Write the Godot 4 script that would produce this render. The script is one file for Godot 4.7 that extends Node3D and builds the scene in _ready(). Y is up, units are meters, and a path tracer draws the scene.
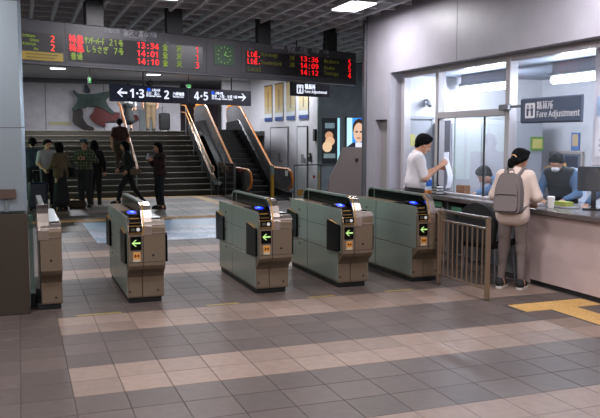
extends Node3D
# A railway ticket hall: gates, hanging train boards, a fare adjustment counter, stairs and an escalator behind.
# x runs along the row of gates, -z is the depth of the hall. W(x, y, d) places a point d metres deep.

var rng := RandomNumberGenerator.new()
var used := {}
var mats := {}
var mesh_store := {}
var led_red: StandardMaterial3D
var led_green: StandardMaterial3D
var white_glow: StandardMaterial3D


func W(x: float, y: float, d: float) -> Vector3:
	return Vector3(x, y, -d)


# ---------------------------------------------------------------- scene graph helpers
func numbered(n: String) -> String:
	if not used.has(n):
		used[n] = 0
		return n
	used[n] += 1
	return "%s_%03d" % [n, used[n]]


func part(called: String, mesh: Mesh, m: Material, parent: Node3D, pos := Vector3.ZERO, rot := Vector3.ZERO) -> MeshInstance3D:
	var o := MeshInstance3D.new()
	o.name = called
	o.mesh = mesh
	o.material_override = m
	o.position = pos
	o.rotation = rot
	parent.add_child(o, true)
	return o


func meta(o: Node3D, label: String, category: String, group := "") -> void:
	o.set_meta("label", label)
	o.set_meta("category", category)
	if group != "":
		o.set_meta("group", group)


func thing(called: String, label: String, category: String, pos := Vector3.ZERO, turn := 0.0, group := "") -> Node3D:
	var o := Node3D.new()
	o.name = numbered(called)
	add_child(o)
	o.position = pos
	o.rotation.y = turn
	meta(o, label, category, group)
	return o


func solo(called: String, mesh: Mesh, m: Material, label: String, category: String, pos := Vector3.ZERO, turn := 0.0, group := "") -> MeshInstance3D:
	var o := part(numbered(called), mesh, m, self, pos, Vector3(0, turn, 0))
	meta(o, label, category, group)
	return o


func struct(called: String, mesh: Mesh, m: Material, pos := Vector3.ZERO) -> MeshInstance3D:
	var o := part(called, mesh, m, self, pos)
	o.set_meta("kind", "structure")
	return o


# ---------------------------------------------------------------- materials
func mat(key: String, c: Color, rough := 0.6, metal := 0.0) -> StandardMaterial3D:
	if mats.has(key):
		return mats[key]
	var m := StandardMaterial3D.new()
	m.resource_name = key
	m.albedo_color = c
	m.roughness = rough
	m.metallic = metal
	mats[key] = m
	return m


func noise_tex(freq: float, lo: Color, hi: Color, sd: int, size := 256, octaves := 4) -> NoiseTexture2D:
	var n := FastNoiseLite.new()
	n.seed = sd
	n.frequency = freq
	n.fractal_octaves = octaves
	var t := NoiseTexture2D.new()
	t.width = size
	t.height = size
	t.seamless = true
	t.noise = n
	var g := Gradient.new()
	g.set_color(0, lo)
	g.set_color(1, hi)
	t.color_ramp = g
	return t


func grained(key: String, c: Color, rough: float, metal: float, amount: float, freq: float, scale: float, stretch := Vector3.ONE) -> StandardMaterial3D:
	if mats.has(key):
		return mats[key]
	var m := mat(key, c, rough, metal)
	var k := 1.0 - amount
	m.albedo_texture = noise_tex(freq, Color(k, k, k), Color.WHITE, key.length() * 7 + 3)
	m.uv1_triplanar = true
	m.uv1_world_triplanar = true
	m.uv1_scale = stretch * scale
	return m


func glow(key: String, c: Color, energy: float) -> StandardMaterial3D:
	var m := mat(key, c, 0.5)
	m.emission_enabled = true
	m.emission = c
	m.emission_energy_multiplier = energy
	return m


func glass(key: String, c: Color, alpha: float) -> StandardMaterial3D:
	var m := mat(key, Color(c.r, c.g, c.b, alpha), 0.03)
	m.transparency = BaseMaterial3D.TRANSPARENCY_ALPHA
	m.metallic_specular = 0.35
	return m


func picture(key: String, im: Image, energy := 0.0, rough := 0.5) -> StandardMaterial3D:
	var m := mat(key, Color.WHITE, rough)
	var t := ImageTexture.create_from_image(im)
	m.albedo_texture = t
	if energy > 0.0:
		m.albedo_color = Color(0.3, 0.3, 0.3)
		m.emission_enabled = true
		m.emission = Color.BLACK
		m.emission_texture = t
		m.emission_energy_multiplier = energy
	return m


# ---------------------------------------------------------------- mesh helpers
func begin() -> SurfaceTool:
	var st := SurfaceTool.new()
	st.begin(Mesh.PRIMITIVE_TRIANGLES)
	return st


func tri(st: SurfaceTool, a: Vector3, b: Vector3, c: Vector3, n: Vector3) -> void:
	var f := (a - c).cross(a - b)
	if f.length_squared() < 1e-16:
		return
	f = f.normalized()
	if f.dot(n) < 0:
		var s := b
		b = c
		c = s
		f = -f
	for p: Vector3 in [a, b, c]:
		st.set_normal(f)
		st.add_vertex(p)


func quad(st: SurfaceTool, a: Vector3, b: Vector3, c: Vector3, d: Vector3, n: Vector3) -> void:
	tri(st, a, b, c, n)
	tri(st, a, c, d, n)


# a box with chamfered edges, centred at c
func bx(st: SurfaceTool, c: Vector3, size: Vector3, bev := 0.0, basis := Basis.IDENTITY) -> void:
	var h := size / 2
	var b := minf(bev, minf(h.x, minf(h.y, h.z)) * 0.9)
	var ax: Array[Vector3] = [Vector3(1, 0, 0), Vector3(0, 1, 0), Vector3(0, 0, 1)]
	for i in 3:
		var j := (i + 1) % 3
		var k := (i + 2) % 3
		for s: float in [-1.0, 1.0]:
			var n := ax[i] * s
			var o := n * h[i]
			var u := ax[j] * (h[j] - b)
			var v := ax[k] * (h[k] - b)
			quad(st, c + basis * (o - u - v), c + basis * (o + u - v), c + basis * (o + u + v), c + basis * (o - u + v), basis * n)
			if b > 0.0:
				for s2: float in [-1.0, 1.0]:
					var n2 := ax[j] * s2
					var p1 := n * h[i] + n2 * (h[j] - b)
					var p2 := n * (h[i] - b) + n2 * h[j]
					quad(st, c + basis * (p1 - v), c + basis * (p1 + v), c + basis * (p2 + v), c + basis * (p2 - v), basis * (n + n2))
	if b > 0.0:
		for sx: float in [-1.0, 1.0]:
			for sy: float in [-1.0, 1.0]:
				for sz: float in [-1.0, 1.0]:
					var q := Vector3(sx * h.x, sy * h.y, sz * h.z)
					tri(st, c + basis * (q - Vector3(0, sy * b, sz * b)), c + basis * (q - Vector3(sx * b, 0, sz * b)), c + basis * (q - Vector3(sx * b, sy * b, 0)), basis * Vector3(sx, sy, sz))


func box(size: Vector3, bev := 0.0, c := Vector3.ZERO) -> Mesh:
	var key := "b%s%s%s" % [size, bev, c]
	if not mesh_store.has(key):
		var st := begin()
		bx(st, c, size, bev)
		mesh_store[key] = st.commit()
	return mesh_store[key]


# a box given by its two corners in world terms (x range, y range, depth range)
func block(x0: float, x1: float, y0: float, y1: float, d0: float, d1: float, bev := 0.0) -> Mesh:
	return box(Vector3(x1 - x0, y1 - y0, d1 - d0), bev, Vector3((x0 + x1) / 2, (y0 + y1) / 2, -(d0 + d1) / 2))


# polygon in xy, pushed from z0 to z1, then turned by basis
func extrude(st: SurfaceTool, pts: PackedVector2Array, z0: float, z1: float, basis := Basis.IDENTITY, at := Vector3.ZERO) -> void:
	var poly := pts.duplicate()
	var area := 0.0
	for i in poly.size():
		area += poly[i].cross(poly[(i + 1) % poly.size()])
	if area < 0.0:
		poly.reverse()
	var ids := Geometry2D.triangulate_polygon(poly)
	for t in ids.size() / 3:
		for z: float in [z0, z1]:
			var s := -1.0 if z == minf(z0, z1) else 1.0
			var p: Array[Vector3] = []
			for k in 3:
				var q := poly[ids[t * 3 + k]]
				p.append(at + basis * Vector3(q.x, q.y, z))
			tri(st, p[0], p[1], p[2], basis * Vector3(0, 0, s))
	for i in poly.size():
		var a := poly[i]
		var b := poly[(i + 1) % poly.size()]
		var n := Vector3(b.y - a.y, a.x - b.x, 0)
		quad(st, at + basis * Vector3(a.x, a.y, z0), at + basis * Vector3(b.x, b.y, z0), at + basis * Vector3(b.x, b.y, z1), at + basis * Vector3(a.x, a.y, z1), basis * n)


func prism(pts: PackedVector2Array, z0: float, z1: float, basis := Basis.IDENTITY) -> Mesh:
	var st := begin()
	extrude(st, pts, z0, z1, basis)
	return st.commit()


# profile in (z, y), pushed along x
const SIDE := Basis(Vector3(0, 0, 1), Vector3(0, 1, 0), Vector3(-1, 0, 0))


func along_x(pts: PackedVector2Array, x0: float, x1: float) -> Mesh:
	return prism(pts, -x1, -x0, SIDE)


func rounded(pts: PackedVector2Array, r: float, seg := 4) -> PackedVector2Array:
	var o := PackedVector2Array()
	var n := pts.size()
	for i in n:
		var p := pts[i]
		var u := pts[(i + n - 1) % n] - p
		var v := pts[(i + 1) % n] - p
		var k := minf(r, minf(u.length(), v.length()) * 0.48)
		var a := p + u.normalized() * k
		var b := p + v.normalized() * k
		for s in seg + 1:
			var t := float(s) / seg
			o.append(a.lerp(p, t).lerp(p.lerp(b, t), t))
	return o


func rect(x0: float, y0: float, x1: float, y1: float, r := 0.0, seg := 4) -> PackedVector2Array:
	var p := PackedVector2Array([Vector2(x0, y0), Vector2(x1, y0), Vector2(x1, y1), Vector2(x0, y1)])
	return rounded(p, r, seg) if r > 0.0 else p


# round tube through points
func tube(st: SurfaceTool, pts: Array, r: float, sides := 8, r2 := -1.0) -> void:
	var rings := []
	var nors := []
	for i in pts.size():
		var a: Vector3 = pts[maxi(i - 1, 0)]
		var b: Vector3 = pts[mini(i + 1, pts.size() - 1)]
		var t := (b - a).normalized()
		var u := t.cross(Vector3.UP if absf(t.y) < 0.9 else Vector3.RIGHT).normalized()
		var v := t.cross(u)
		var rr := r if r2 < 0.0 else lerpf(r, r2, float(i) / (pts.size() - 1))
		var ring := []
		var nr := []
		for k in sides:
			var w := u * cos(TAU * k / sides) + v * sin(TAU * k / sides)
			ring.append((pts[i] as Vector3) + w * rr)
			nr.append(w)
		rings.append(ring)
		nors.append(nr)
	for i in pts.size() - 1:
		for k in sides:
			var k2 := (k + 1) % sides
			smooth_quad(st, [rings[i][k], rings[i][k2], rings[i + 1][k2], rings[i + 1][k]], [nors[i][k], nors[i][k2], nors[i + 1][k2], nors[i + 1][k]])
	for e in [0, pts.size() - 1]:
		var q: Vector3 = pts[e]
		var n: Vector3 = (pts[0] - pts[1]) if e == 0 else (pts[-1] - pts[-2])
		for k in sides:
			tri(st, q, rings[e][k], rings[e][(k + 1) % sides], n)


func smooth_quad(st: SurfaceTool, p: Array, n: Array) -> void:
	for ids in [[0, 1, 2], [0, 2, 3]]:
		var a: Vector3 = p[ids[0]]
		var b: Vector3 = p[ids[1]]
		var c: Vector3 = p[ids[2]]
		var f := (a - c).cross(a - b)
		if f.length_squared() < 1e-16:
			continue
		var order: Array = ids if f.dot(n[ids[0]] + n[ids[1]] + n[ids[2]]) >= 0 else [ids[0], ids[2], ids[1]]
		for k: int in order:
			st.set_normal((n[k] as Vector3).normalized())
			st.add_vertex(p[k])


func pipe(pts: Array, r: float, sides := 8, r2 := -1.0) -> Mesh:
	var st := begin()
	tube(st, pts, r, sides, r2)
	return st.commit()


# profile of (radius, height) turned round the y axis
func lathe(prof: Array, sides := 16) -> Mesh:
	var st := begin()
	for i in prof.size() - 1:
		var a: Vector2 = prof[i]
		var b: Vector2 = prof[i + 1]
		var e := b - a
		var pn := Vector2(e.y, -e.x).normalized()
		for k in sides:
			var t0 := TAU * k / sides
			var t1 := TAU * (k + 1) / sides
			var c0 := Vector3(cos(t0), 0, sin(t0))
			var c1 := Vector3(cos(t1), 0, sin(t1))
			var n0 := c0 * pn.x + Vector3.UP * pn.y
			var n1 := c1 * pn.x + Vector3.UP * pn.y
			smooth_quad(st, [c0 * a.x + Vector3.UP * a.y, c1 * a.x + Vector3.UP * a.y, c1 * b.x + Vector3.UP * b.y, c0 * b.x + Vector3.UP * b.y], [n0, n1, n1, n0])
	return st.commit()


func ellipsoid(r: Vector3, c := Vector3.ZERO, seg := 12) -> Mesh:
	var st := begin()
	for i in seg / 2:
		for k in seg:
			var p := []
			var n := []
			for q in [[i, k], [i, k + 1], [i + 1, k + 1], [i + 1, k]]:
				var th: float = PI * q[0] / (seg / 2)
				var ph: float = TAU * q[1] / seg
				var d := Vector3(sin(th) * cos(ph), cos(th), sin(th) * sin(ph))
				p.append(c + d * r)
				n.append(d / r)
			smooth_quad(st, p, n)
	return st.commit()


# flat picture, upright in xy, centred
func card(w: float, h: float) -> Mesh:
	var q := QuadMesh.new()
	q.size = Vector2(w, h)
	return q


# ---------------------------------------------------------------- lettering
const STROKES := {
	"特": "2,0 1,3;0,3 4,3;2,0 2,10;0,7 4,5;7,0 7,5;5,2 9,2;4,5 10,5;4,7 10,7;8,5 8,10 7,9;5,8 6,9",
	"急": "3,0 1,2;3,1 7,1 6,3;1,3 8,3 8,6;2,4.5 8,4.5;1,6 8,6;1,8 0,10;3,7 3,10 7,10 8,9;5,7 6,8;8,7 10,9",
	"普": "3,0 4,1;7,0 6,1;1,2 9,2;4,2 4,5;6,2 6,5;2,3 3,4;8,3 7,4;0,5 10,5;2,6.5 8,6.5 8,10 2,10 2,6.5;2,8 8,8",
	"通": "1,1 2,2;0,4 2,4 2,8 0,9;0,9 3,9 10,10;4,0 9,0 7,2;4,3 9,3 9,8;4,3 4,8;4,5 9,5;4,6.5 9,6.5;6.5,2 6.5,8",
	"金": "5,0 0,4;5,0 10,4;3,4 7,4;1,6 9,6;5,4 5,10;2,7 3,9;8,7 7,9;0,10 10,10",
	"沢": "1,1 2,2;0,4 1,5;0,10 2,7;4,1 9,1 9,5 4,5;4,1 4,6 3,10;6,5 7,8 10,10",
	"号": "3,0 7,0 7,3 3,3 3,0;0,5 10,5;4,5 3,7 8,7 8,9 6,10 5,9",
	"し": "3,0 3,8 5,10 8,8",
	"ら": "4,0 6,1;3,2 3,6 6,4 8,6 7,9 4,10",
	"さ": "1,3 9,2;4,0 7,6;3,6 2,8 4,10 7,10",
	"ぎ": "1,2 8,1;1,4.5 8,3.5;4,0 7,6;3,7 2,8 4,10 7,10;9,0 10,1",
	"サ": "0,3 10,3;3,0 3,6;7,0 7,6 4,10",
	"ン": "1,1 3,3;1,9 6,8 9,2",
	"ダ": "3,0 0,5;3,2 8,2 3,10;3,4 6,7;9,0 10,1",
	"ー": "0,5 10,5",
	"バ": "3,3 0,9;6,3 10,9;8,0 9,2",
	"ド": "3,0 3,10;3,4 8,7;7,0 8,2",
	"精": "2,0 2,10;0,4 4,4;2,5 0,8;2,5 4,8;0,1 1,3;4,1 3,3;7,0 7,5;5,1 9,1;5,3 9,3;4,5 10,5;5,6 5,10;5,6 9,6 9,10;5,7.5 9,7.5;5,9 9,9",
	"算": "2,0 1,2;2,1 4,1;7,0 6,2;7,1 10,1;2,3 8,3 8,7 2,7 2,3;2,4.3 8,4.3;2,5.6 8,5.6;0,8 10,8;3,7 2,10;7,7 7,10",
	"所": "0,1 5,1;1,3 4,3 4,6 1,6;1,3 1,7 0,10;9,0 6,2;6,2 6,7 5,10;6,5 10,5;8,5 8,10",
	"北": "3,0 3,10;0,4 3,4;0,9 3,8;6,0 6,9 10,9 10,7;6,5 9,3",
	"陸": "1,0 1,10;1,0 4,0 2,3 4,5 2,7;7,0 7,4;5,1.5 9,1.5;4,4 10,4;6,4 5,6;8,4 9,6;7,6 7,10;5,8 9,8;4,10 10,10",
	"本": "0,3 10,3;5,0 5,10;5,3 0,8;5,3 10,8;3,8 7,8",
	"線": "2,0 0,3 3,3 0,6 4,6;2,6 2,10;0,8 1,9;7,0 6,1;5,1 9,1 9,4 5,4 5,1;5,2.5 9,2.5;7,4 7,10;4,6 6,6 4,9;10,5 8,7 10,10",
	"富": "5,0 5,1;1,1 1,3;1,1 9,1 9,3;3,3 7,3;3,4 7,4 7,5.5 3,5.5 3,4;1,7 9,7 9,10 1,10 1,7;5,7 5,10;1,8.5 9,8.5",
	"山": "5,0 5,9;1,4 1,9 9,9;9,4 9,9",
	"方": "5,0 5,2;0,2 10,2;4,2 3,7 0,10;4,5 8,5 8,9 6,10",
	"面": "0,0 10,0;5,0 4,3;1,3 9,3 9,10 1,10 1,3;4,3 4,10;6,3 6,10;4,5 6,5;4,7.5 6,7.5",
	"敦": "3,0 3,1;0,1.5 6,1.5;1,3 5,3 5,4.5 1,4.5 1,3;1,6 5,6 3,7 3,10;0,8 6,8;7,0 6,4;7,3 10,3;9,3 6,10;7,4 10,10",
	"賀": "0,1 4,1 3,4;2,0 0,4;6,1 9,1 9,4 6,4 6,1;2,5 8,5 8,9 2,9 2,5;2,6.3 8,6.3;2,7.6 8,7.6;3,9 1,10;7,9 9,10",
	"大": "0,3 10,3;5,0 5,4 0,10;5,4 10,10",
	"阪": "1,0 1,10;1,0 4,0 2,3 4,5 2,7;5,1 10,1;6,1 6,5 4,10;6,4 9,4 5,10;7,5 10,10",
	"京": "5,0 5,2;0,2 10,2;2,3.5 8,3.5 8,6 2,6 2,3.5;5,6 5,10;2,7 1,9;8,7 9,9",
	"都": "3,0 3,4;1,2 5,2;0,4 6,4;6,0 0,7;2,6 5,6 5,10 2,10 2,6;2,8 5,8;7,0 7,10;7,0 10,0 8,3 10,5 8,7",
	"九": "4,0 4,4 0,10;1,3 8,3 8,9 10,9",
	"頭": "0,1 4,1;0,3 4,3 4,5 0,5 0,3;1,6 1,8;3,6 3,8;0,9 5,8;5,0 10,0;6,2 9,2 9,7 6,7 6,2;6,3.6 9,3.6;6,5.3 9,5.3;6,8 5,10;8,8 10,10",
	"竜": "5,0 5,2;1,2 9,2;3,2 4,4;7,2 6,4;0,4 10,4;2,5 8,5 8,8 2,8 2,5;2,6.5 8,6.5;5,5 5,10 9,10 10,9",
	"・": "4,5 6,5",
}


# kanji and kana as raised strokes; x, y is the left bottom corner of the line
func strokes(parent: Node3D, text: String, x: float, y: float, size: float, m: Material, z := 0.0, squeeze := 1.0, bold := 0.11) -> void:
	var st := begin()
	var th := size * bold
	for ch in text:
		for line in String(STROKES.get(ch, "")).split(";", false):
			var prev := Vector2.INF
			for pt in line.split(" ", false):
				var c := pt.split(",")
				var q := Vector2(x + float(c[0]) / 10.0 * size * squeeze * 0.88, y + (10.0 - float(c[1])) / 10.0 * size)
				if prev != Vector2.INF:
					var e := q - prev
					var bs := Basis(Vector3(0, 0, 1), atan2(e.y, e.x))
					var mid := (q + prev) / 2
					bx(st, Vector3(mid.x, mid.y, z), Vector3(e.length() + th * 0.6, th, 0.004), 0.0, bs)
				prev = q
		x += size * squeeze
	part("lettering", st.commit(), m, parent)


# latin letters and digits; x is the left end (or the centre, or the right end), y the baseline, cap the height of a capital
func words(parent: Node3D, text: String, x: float, y: float, cap: float, m: Material, z := 0.0, face := "Droid Sans", bold := false, align := 0, stretch := 1.0) -> void:
	var t := TextMesh.new()
	var f := SystemFont.new()
	f.font_names = PackedStringArray([face])
	if bold:
		f.font_weight = 700
	t.font = f
	t.text = text
	t.font_size = 48
	t.pixel_size = cap / 48.0 / 0.72
	t.depth = 0.004
	t.curve_step = 2.0
	t.horizontal_alignment = [HORIZONTAL_ALIGNMENT_LEFT, HORIZONTAL_ALIGNMENT_CENTER, HORIZONTAL_ALIGNMENT_RIGHT][align]
	t.vertical_alignment = VERTICAL_ALIGNMENT_CENTER
	var o := part("lettering", t, m, parent)
	var box_y := t.get_aabb()
	o.scale = Vector3(stretch, 1, 1)
	o.position = Vector3(x, y - box_y.position.y, z)


func arrow(size: float, turn: float) -> Mesh:
	var s := size
	var w := s * 0.17
	var p := PackedVector2Array([Vector2(-s, 0), Vector2(-s * 0.15, s * 0.75), Vector2(s * 0.12, s * 0.75), Vector2(-s * 0.48, w), Vector2(s, w), Vector2(s, -w), Vector2(-s * 0.48, -w), Vector2(s * 0.12, -s * 0.75), Vector2(-s * 0.15, -s * 0.75)])
	return prism(p, 0, 0.004, Basis(Vector3(0, 0, 1), turn))


# ---------------------------------------------------------------- smooth bodies: tapered capsules melted together, meshed as surface nets
func melt(bones: Array, cell: float, k: float) -> ArrayMesh:
	var lo := Vector3.INF
	var hi := -Vector3.INF
	var pad := 4.0 / k + cell * 2
	for b in bones:
		var r: float = maxf(b[2], b[3]) + pad
		for e in 2:
			lo = lo.min((b[e] as Vector3) - Vector3.ONE * r)
			hi = hi.max((b[e] as Vector3) + Vector3.ONE * r)
	var nx := int((hi.x - lo.x) / cell) + 2
	var ny := int((hi.y - lo.y) / cell) + 2
	var nz := int((hi.z - lo.z) / cell) + 2
	var f := PackedFloat32Array()
	f.resize(nx * ny * nz)
	for b in bones:
		var a: Vector3 = b[0]
		var e: Vector3 = (b[1] as Vector3) - a
		var ra: float = b[2]
		var dr: float = float(b[3]) - ra
		var l2 := maxf(e.length_squared(), 1e-9)
		var r := maxf(b[2], b[3]) + pad - cell
		var p0 := a.min(b[1]) - Vector3.ONE * r
		var p1 := a.max(b[1]) + Vector3.ONE * r
		var i0 := maxi(0, ceili((p0.x - lo.x) / cell))
		var i1 := mini(nx - 1, floori((p1.x - lo.x) / cell))
		var j0 := maxi(0, ceili((p0.y - lo.y) / cell))
		var j1 := mini(ny - 1, floori((p1.y - lo.y) / cell))
		var k0 := maxi(0, ceili((p0.z - lo.z) / cell))
		var k1 := mini(nz - 1, floori((p1.z - lo.z) / cell))
		for kk in range(k0, k1 + 1):
			for jj in range(j0, j1 + 1):
				var row := (kk * ny + jj) * nx
				for ii in range(i0, i1 + 1):
					var q := Vector3(lo.x + ii * cell, lo.y + jj * cell, lo.z + kk * cell) - a
					var t := clampf(q.dot(e) / l2, 0.0, 1.0)
					f[row + ii] += exp(-k * ((q - e * t).length() - ra - dr * t))
	# surface where the sum passes 1
	var ids := PackedInt32Array()
	ids.resize(nx * ny * nz)
	ids.fill(-1)
	var verts := PackedVector3Array()
	var sy := nx
	var sz := nx * ny
	var corner := [0, 1, sy, sy + 1, sz, sz + 1, sz + sy, sz + sy + 1]
	var edges := [[0, 1], [2, 3], [4, 5], [6, 7], [0, 2], [1, 3], [4, 6], [5, 7], [0, 4], [1, 5], [2, 6], [3, 7]]
	for kk in nz - 1:
		for jj in ny - 1:
			var row := (kk * ny + jj) * nx
			for ii in nx - 1:
				var at := row + ii
				var inside := 0
				if f[at] > 1.0: inside += 1
				if f[at + 1] > 1.0: inside += 1
				if f[at + sy] > 1.0: inside += 1
				if f[at + sy + 1] > 1.0: inside += 1
				if f[at + sz] > 1.0: inside += 1
				if f[at + sz + 1] > 1.0: inside += 1
				if f[at + sz + sy] > 1.0: inside += 1
				if f[at + sz + sy + 1] > 1.0: inside += 1
				if inside == 0 or inside == 8:
					continue
				var sum := Vector3.ZERO
				var count := 0
				for ed in edges:
					var v0 := log(maxf(f[at + corner[ed[0]]], 1e-6))
					var v1 := log(maxf(f[at + corner[ed[1]]], 1e-6))
					if (v0 > 0.0) == (v1 > 0.0):
						continue
					var t := v0 / (v0 - v1)
					var c0: int = ed[0]
					var c1: int = ed[1]
					sum += Vector3(c0 & 1, (c0 >> 1) & 1, c0 >> 2).lerp(Vector3(c1 & 1, (c1 >> 1) & 1, c1 >> 2), t)
					count += 1
				ids[at] = verts.size()
				verts.append(lo + (Vector3(ii, jj, kk) + sum / count) * cell)
	var index := PackedInt32Array()
	for kk in range(1, nz - 1):
		for jj in range(1, ny - 1):
			var row := (kk * ny + jj) * nx
			for ii in range(1, nx - 1):
				var at := row + ii
				if ids[at] < 0:
					continue
				var s0 := f[at] > 1.0
				for ax in 3:
					var step: int = [1, sy, sz][ax]
					if s0 == (f[at + step] > 1.0):
						continue
					var u: int = [sy, sz, 1][ax]
					var v: int = [sz, 1, sy][ax]
					var a := ids[at]
					var b := ids[at - u]
					var c := ids[at - u - v]
					var d := ids[at - v]
					if b < 0 or c < 0 or d < 0:
						continue
					if s0:
						index.append_array(PackedInt32Array([a, c, b, a, d, c]))
					else:
						index.append_array(PackedInt32Array([a, b, c, a, c, d]))
	var nor := PackedVector3Array()
	nor.resize(verts.size())
	for t in index.size() / 3:
		var a := index[t * 3]
		var b := index[t * 3 + 1]
		var c := index[t * 3 + 2]
		var n := (verts[a] - verts[c]).cross(verts[a] - verts[b])
		nor[a] += n
		nor[b] += n
		nor[c] += n
	for i in nor.size():
		nor[i] = nor[i].normalized()
	var arr := []
	arr.resize(Mesh.ARRAY_MAX)
	arr[Mesh.ARRAY_VERTEX] = verts
	arr[Mesh.ARRAY_NORMAL] = nor
	arr[Mesh.ARRAY_INDEX] = index
	var mesh := ArrayMesh.new()
	if index.size():
		mesh.add_surface_from_arrays(Mesh.PRIMITIVE_TRIANGLES, arr)
	return mesh


# ---------------------------------------------------------------- people
# local frame of a person: feet on y = 0, facing +z, left hand on +x; sizes for a figure of 1.70 m
func cap(a: Vector3, b: Vector3, ra: float, rb := -1.0) -> Array:
	return [a, b, ra, ra if rb < 0.0 else rb]


func head_mesh() -> Mesh:
	if not mesh_store.has("head"):
		var b := [cap(Vector3(0, 0.035, -0.02), Vector3(0, 0.04, 0.015), 0.084, 0.078), cap(Vector3(0, -0.01, 0.02), Vector3(0, -0.05, 0.03), 0.068, 0.055), cap(Vector3(0, -0.085, 0.058), Vector3(0, -0.05, 0.03), 0.028, 0.05), cap(Vector3(0, 0.005, 0.088), Vector3(0, -0.033, 0.108), 0.009, 0.014), cap(Vector3(-0.014, -0.036, 0.095), Vector3(0.014, -0.036, 0.095), 0.009), cap(Vector3(-0.035, 0.03, 0.078), Vector3(0.035, 0.03, 0.078), 0.014)]
		for s: float in [-1.0, 1.0]:
			b.append(cap(Vector3(s * 0.078, 0.005, -0.008), Vector3(s * 0.076, -0.028, 0.0), 0.014, 0.01))
		b.append(cap(Vector3(0, -0.05, -0.015), Vector3(0, -0.14, -0.03), 0.05, 0.052))
		mesh_store["head"] = melt(b, 0.007, 130.0)
	return mesh_store["head"]


func hand_mesh(side: float) -> Mesh:
	var key := "hand%s" % side
	if not mesh_store.has(key):
		var b := []
		var xs := [-0.032, -0.011, 0.011, 0.031]
		var ln := [0.055, 0.068, 0.074, 0.066]
		for i in 4:
			var x: float = xs[i] * side
			b.append(cap(Vector3(x * 0.5, -0.005, 0), Vector3(x, -0.078, 0), 0.017, 0.012))
			var l: float = ln[i]
			b.append(cap(Vector3(x, -0.078, 0), Vector3(x * 1.08, -0.078 - l * 0.5, 0.012), 0.0095, 0.0088))
			b.append(cap(Vector3(x * 1.08, -0.078 - l * 0.5, 0.012), Vector3(x * 1.05, -0.078 - l * 0.86, 0.042), 0.0088, 0.0075))
		b.append(cap(Vector3(0.022 * side, -0.025, 0.004), Vector3(0.046 * side, -0.062, 0.02), 0.014, 0.0105))
		b.append(cap(Vector3(0.046 * side, -0.062, 0.02), Vector3(0.05 * side, -0.095, 0.034), 0.0105, 0.008))
		mesh_store[key] = melt(b, 0.005, 260.0)
	return mesh_store[key]


func hair_mesh(style: String) -> Mesh:
	var key := "hair_" + style
	if not mesh_store.has(key):
		var b := [cap(Vector3(0, 0.05, -0.03), Vector3(0, 0.06, 0.0), 0.091, 0.088), cap(Vector3(-0.045, 0.1, 0.055), Vector3(0.045, 0.1, 0.055), 0.03), cap(Vector3(0, 0.0, -0.055), Vector3(0, -0.04, -0.055), 0.065, 0.05)]
		for s: float in [-1.0, 1.0]:
			b.append(cap(Vector3(s * 0.072, 0.045, 0.03), Vector3(s * 0.075, 0.0, -0.03), 0.024, 0.026))
		if style == "bob" or style == "long":
			var low := -0.09 if style == "bob" else -0.2
			for s: float in [-1.0, 1.0]:
				b.append(cap(Vector3(s * 0.076, 0.03, 0.0), Vector3(s * 0.078, low, -0.01), 0.034, 0.03))
			b.append(cap(Vector3(0, 0.0, -0.06), Vector3(0, low, -0.065), 0.072, 0.06))
		if style == "bun":
			b.append(cap(Vector3(0, -0.05, -0.128), Vector3(0, -0.095, -0.125), 0.042, 0.04))
			b.append(cap(Vector3(0, 0.0, -0.07), Vector3(0, -0.03, -0.09), 0.05, 0.028))
			for s: float in [-1.0, 1.0]:
				b.append(cap(Vector3(s * 0.074, 0.02, 0.0), Vector3(s * 0.06, -0.03, -0.07), 0.03, 0.03))
		mesh_store[key] = melt(b, 0.008, 110.0)
	return mesh_store[key]


func fat(bones: Array, by: float) -> Array:
	var o := []
	for b in bones:
		o.append([b[0], b[1], b[2] + by, b[3] + by])
	return o


func cloth(key: String, c: Color) -> StandardMaterial3D:
	var m := grained("cloth_" + key, c, 0.85, 0.0, 0.18, 0.05, 6.0)
	m.rim_enabled = true
	m.rim = 0.03
	return m


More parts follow.
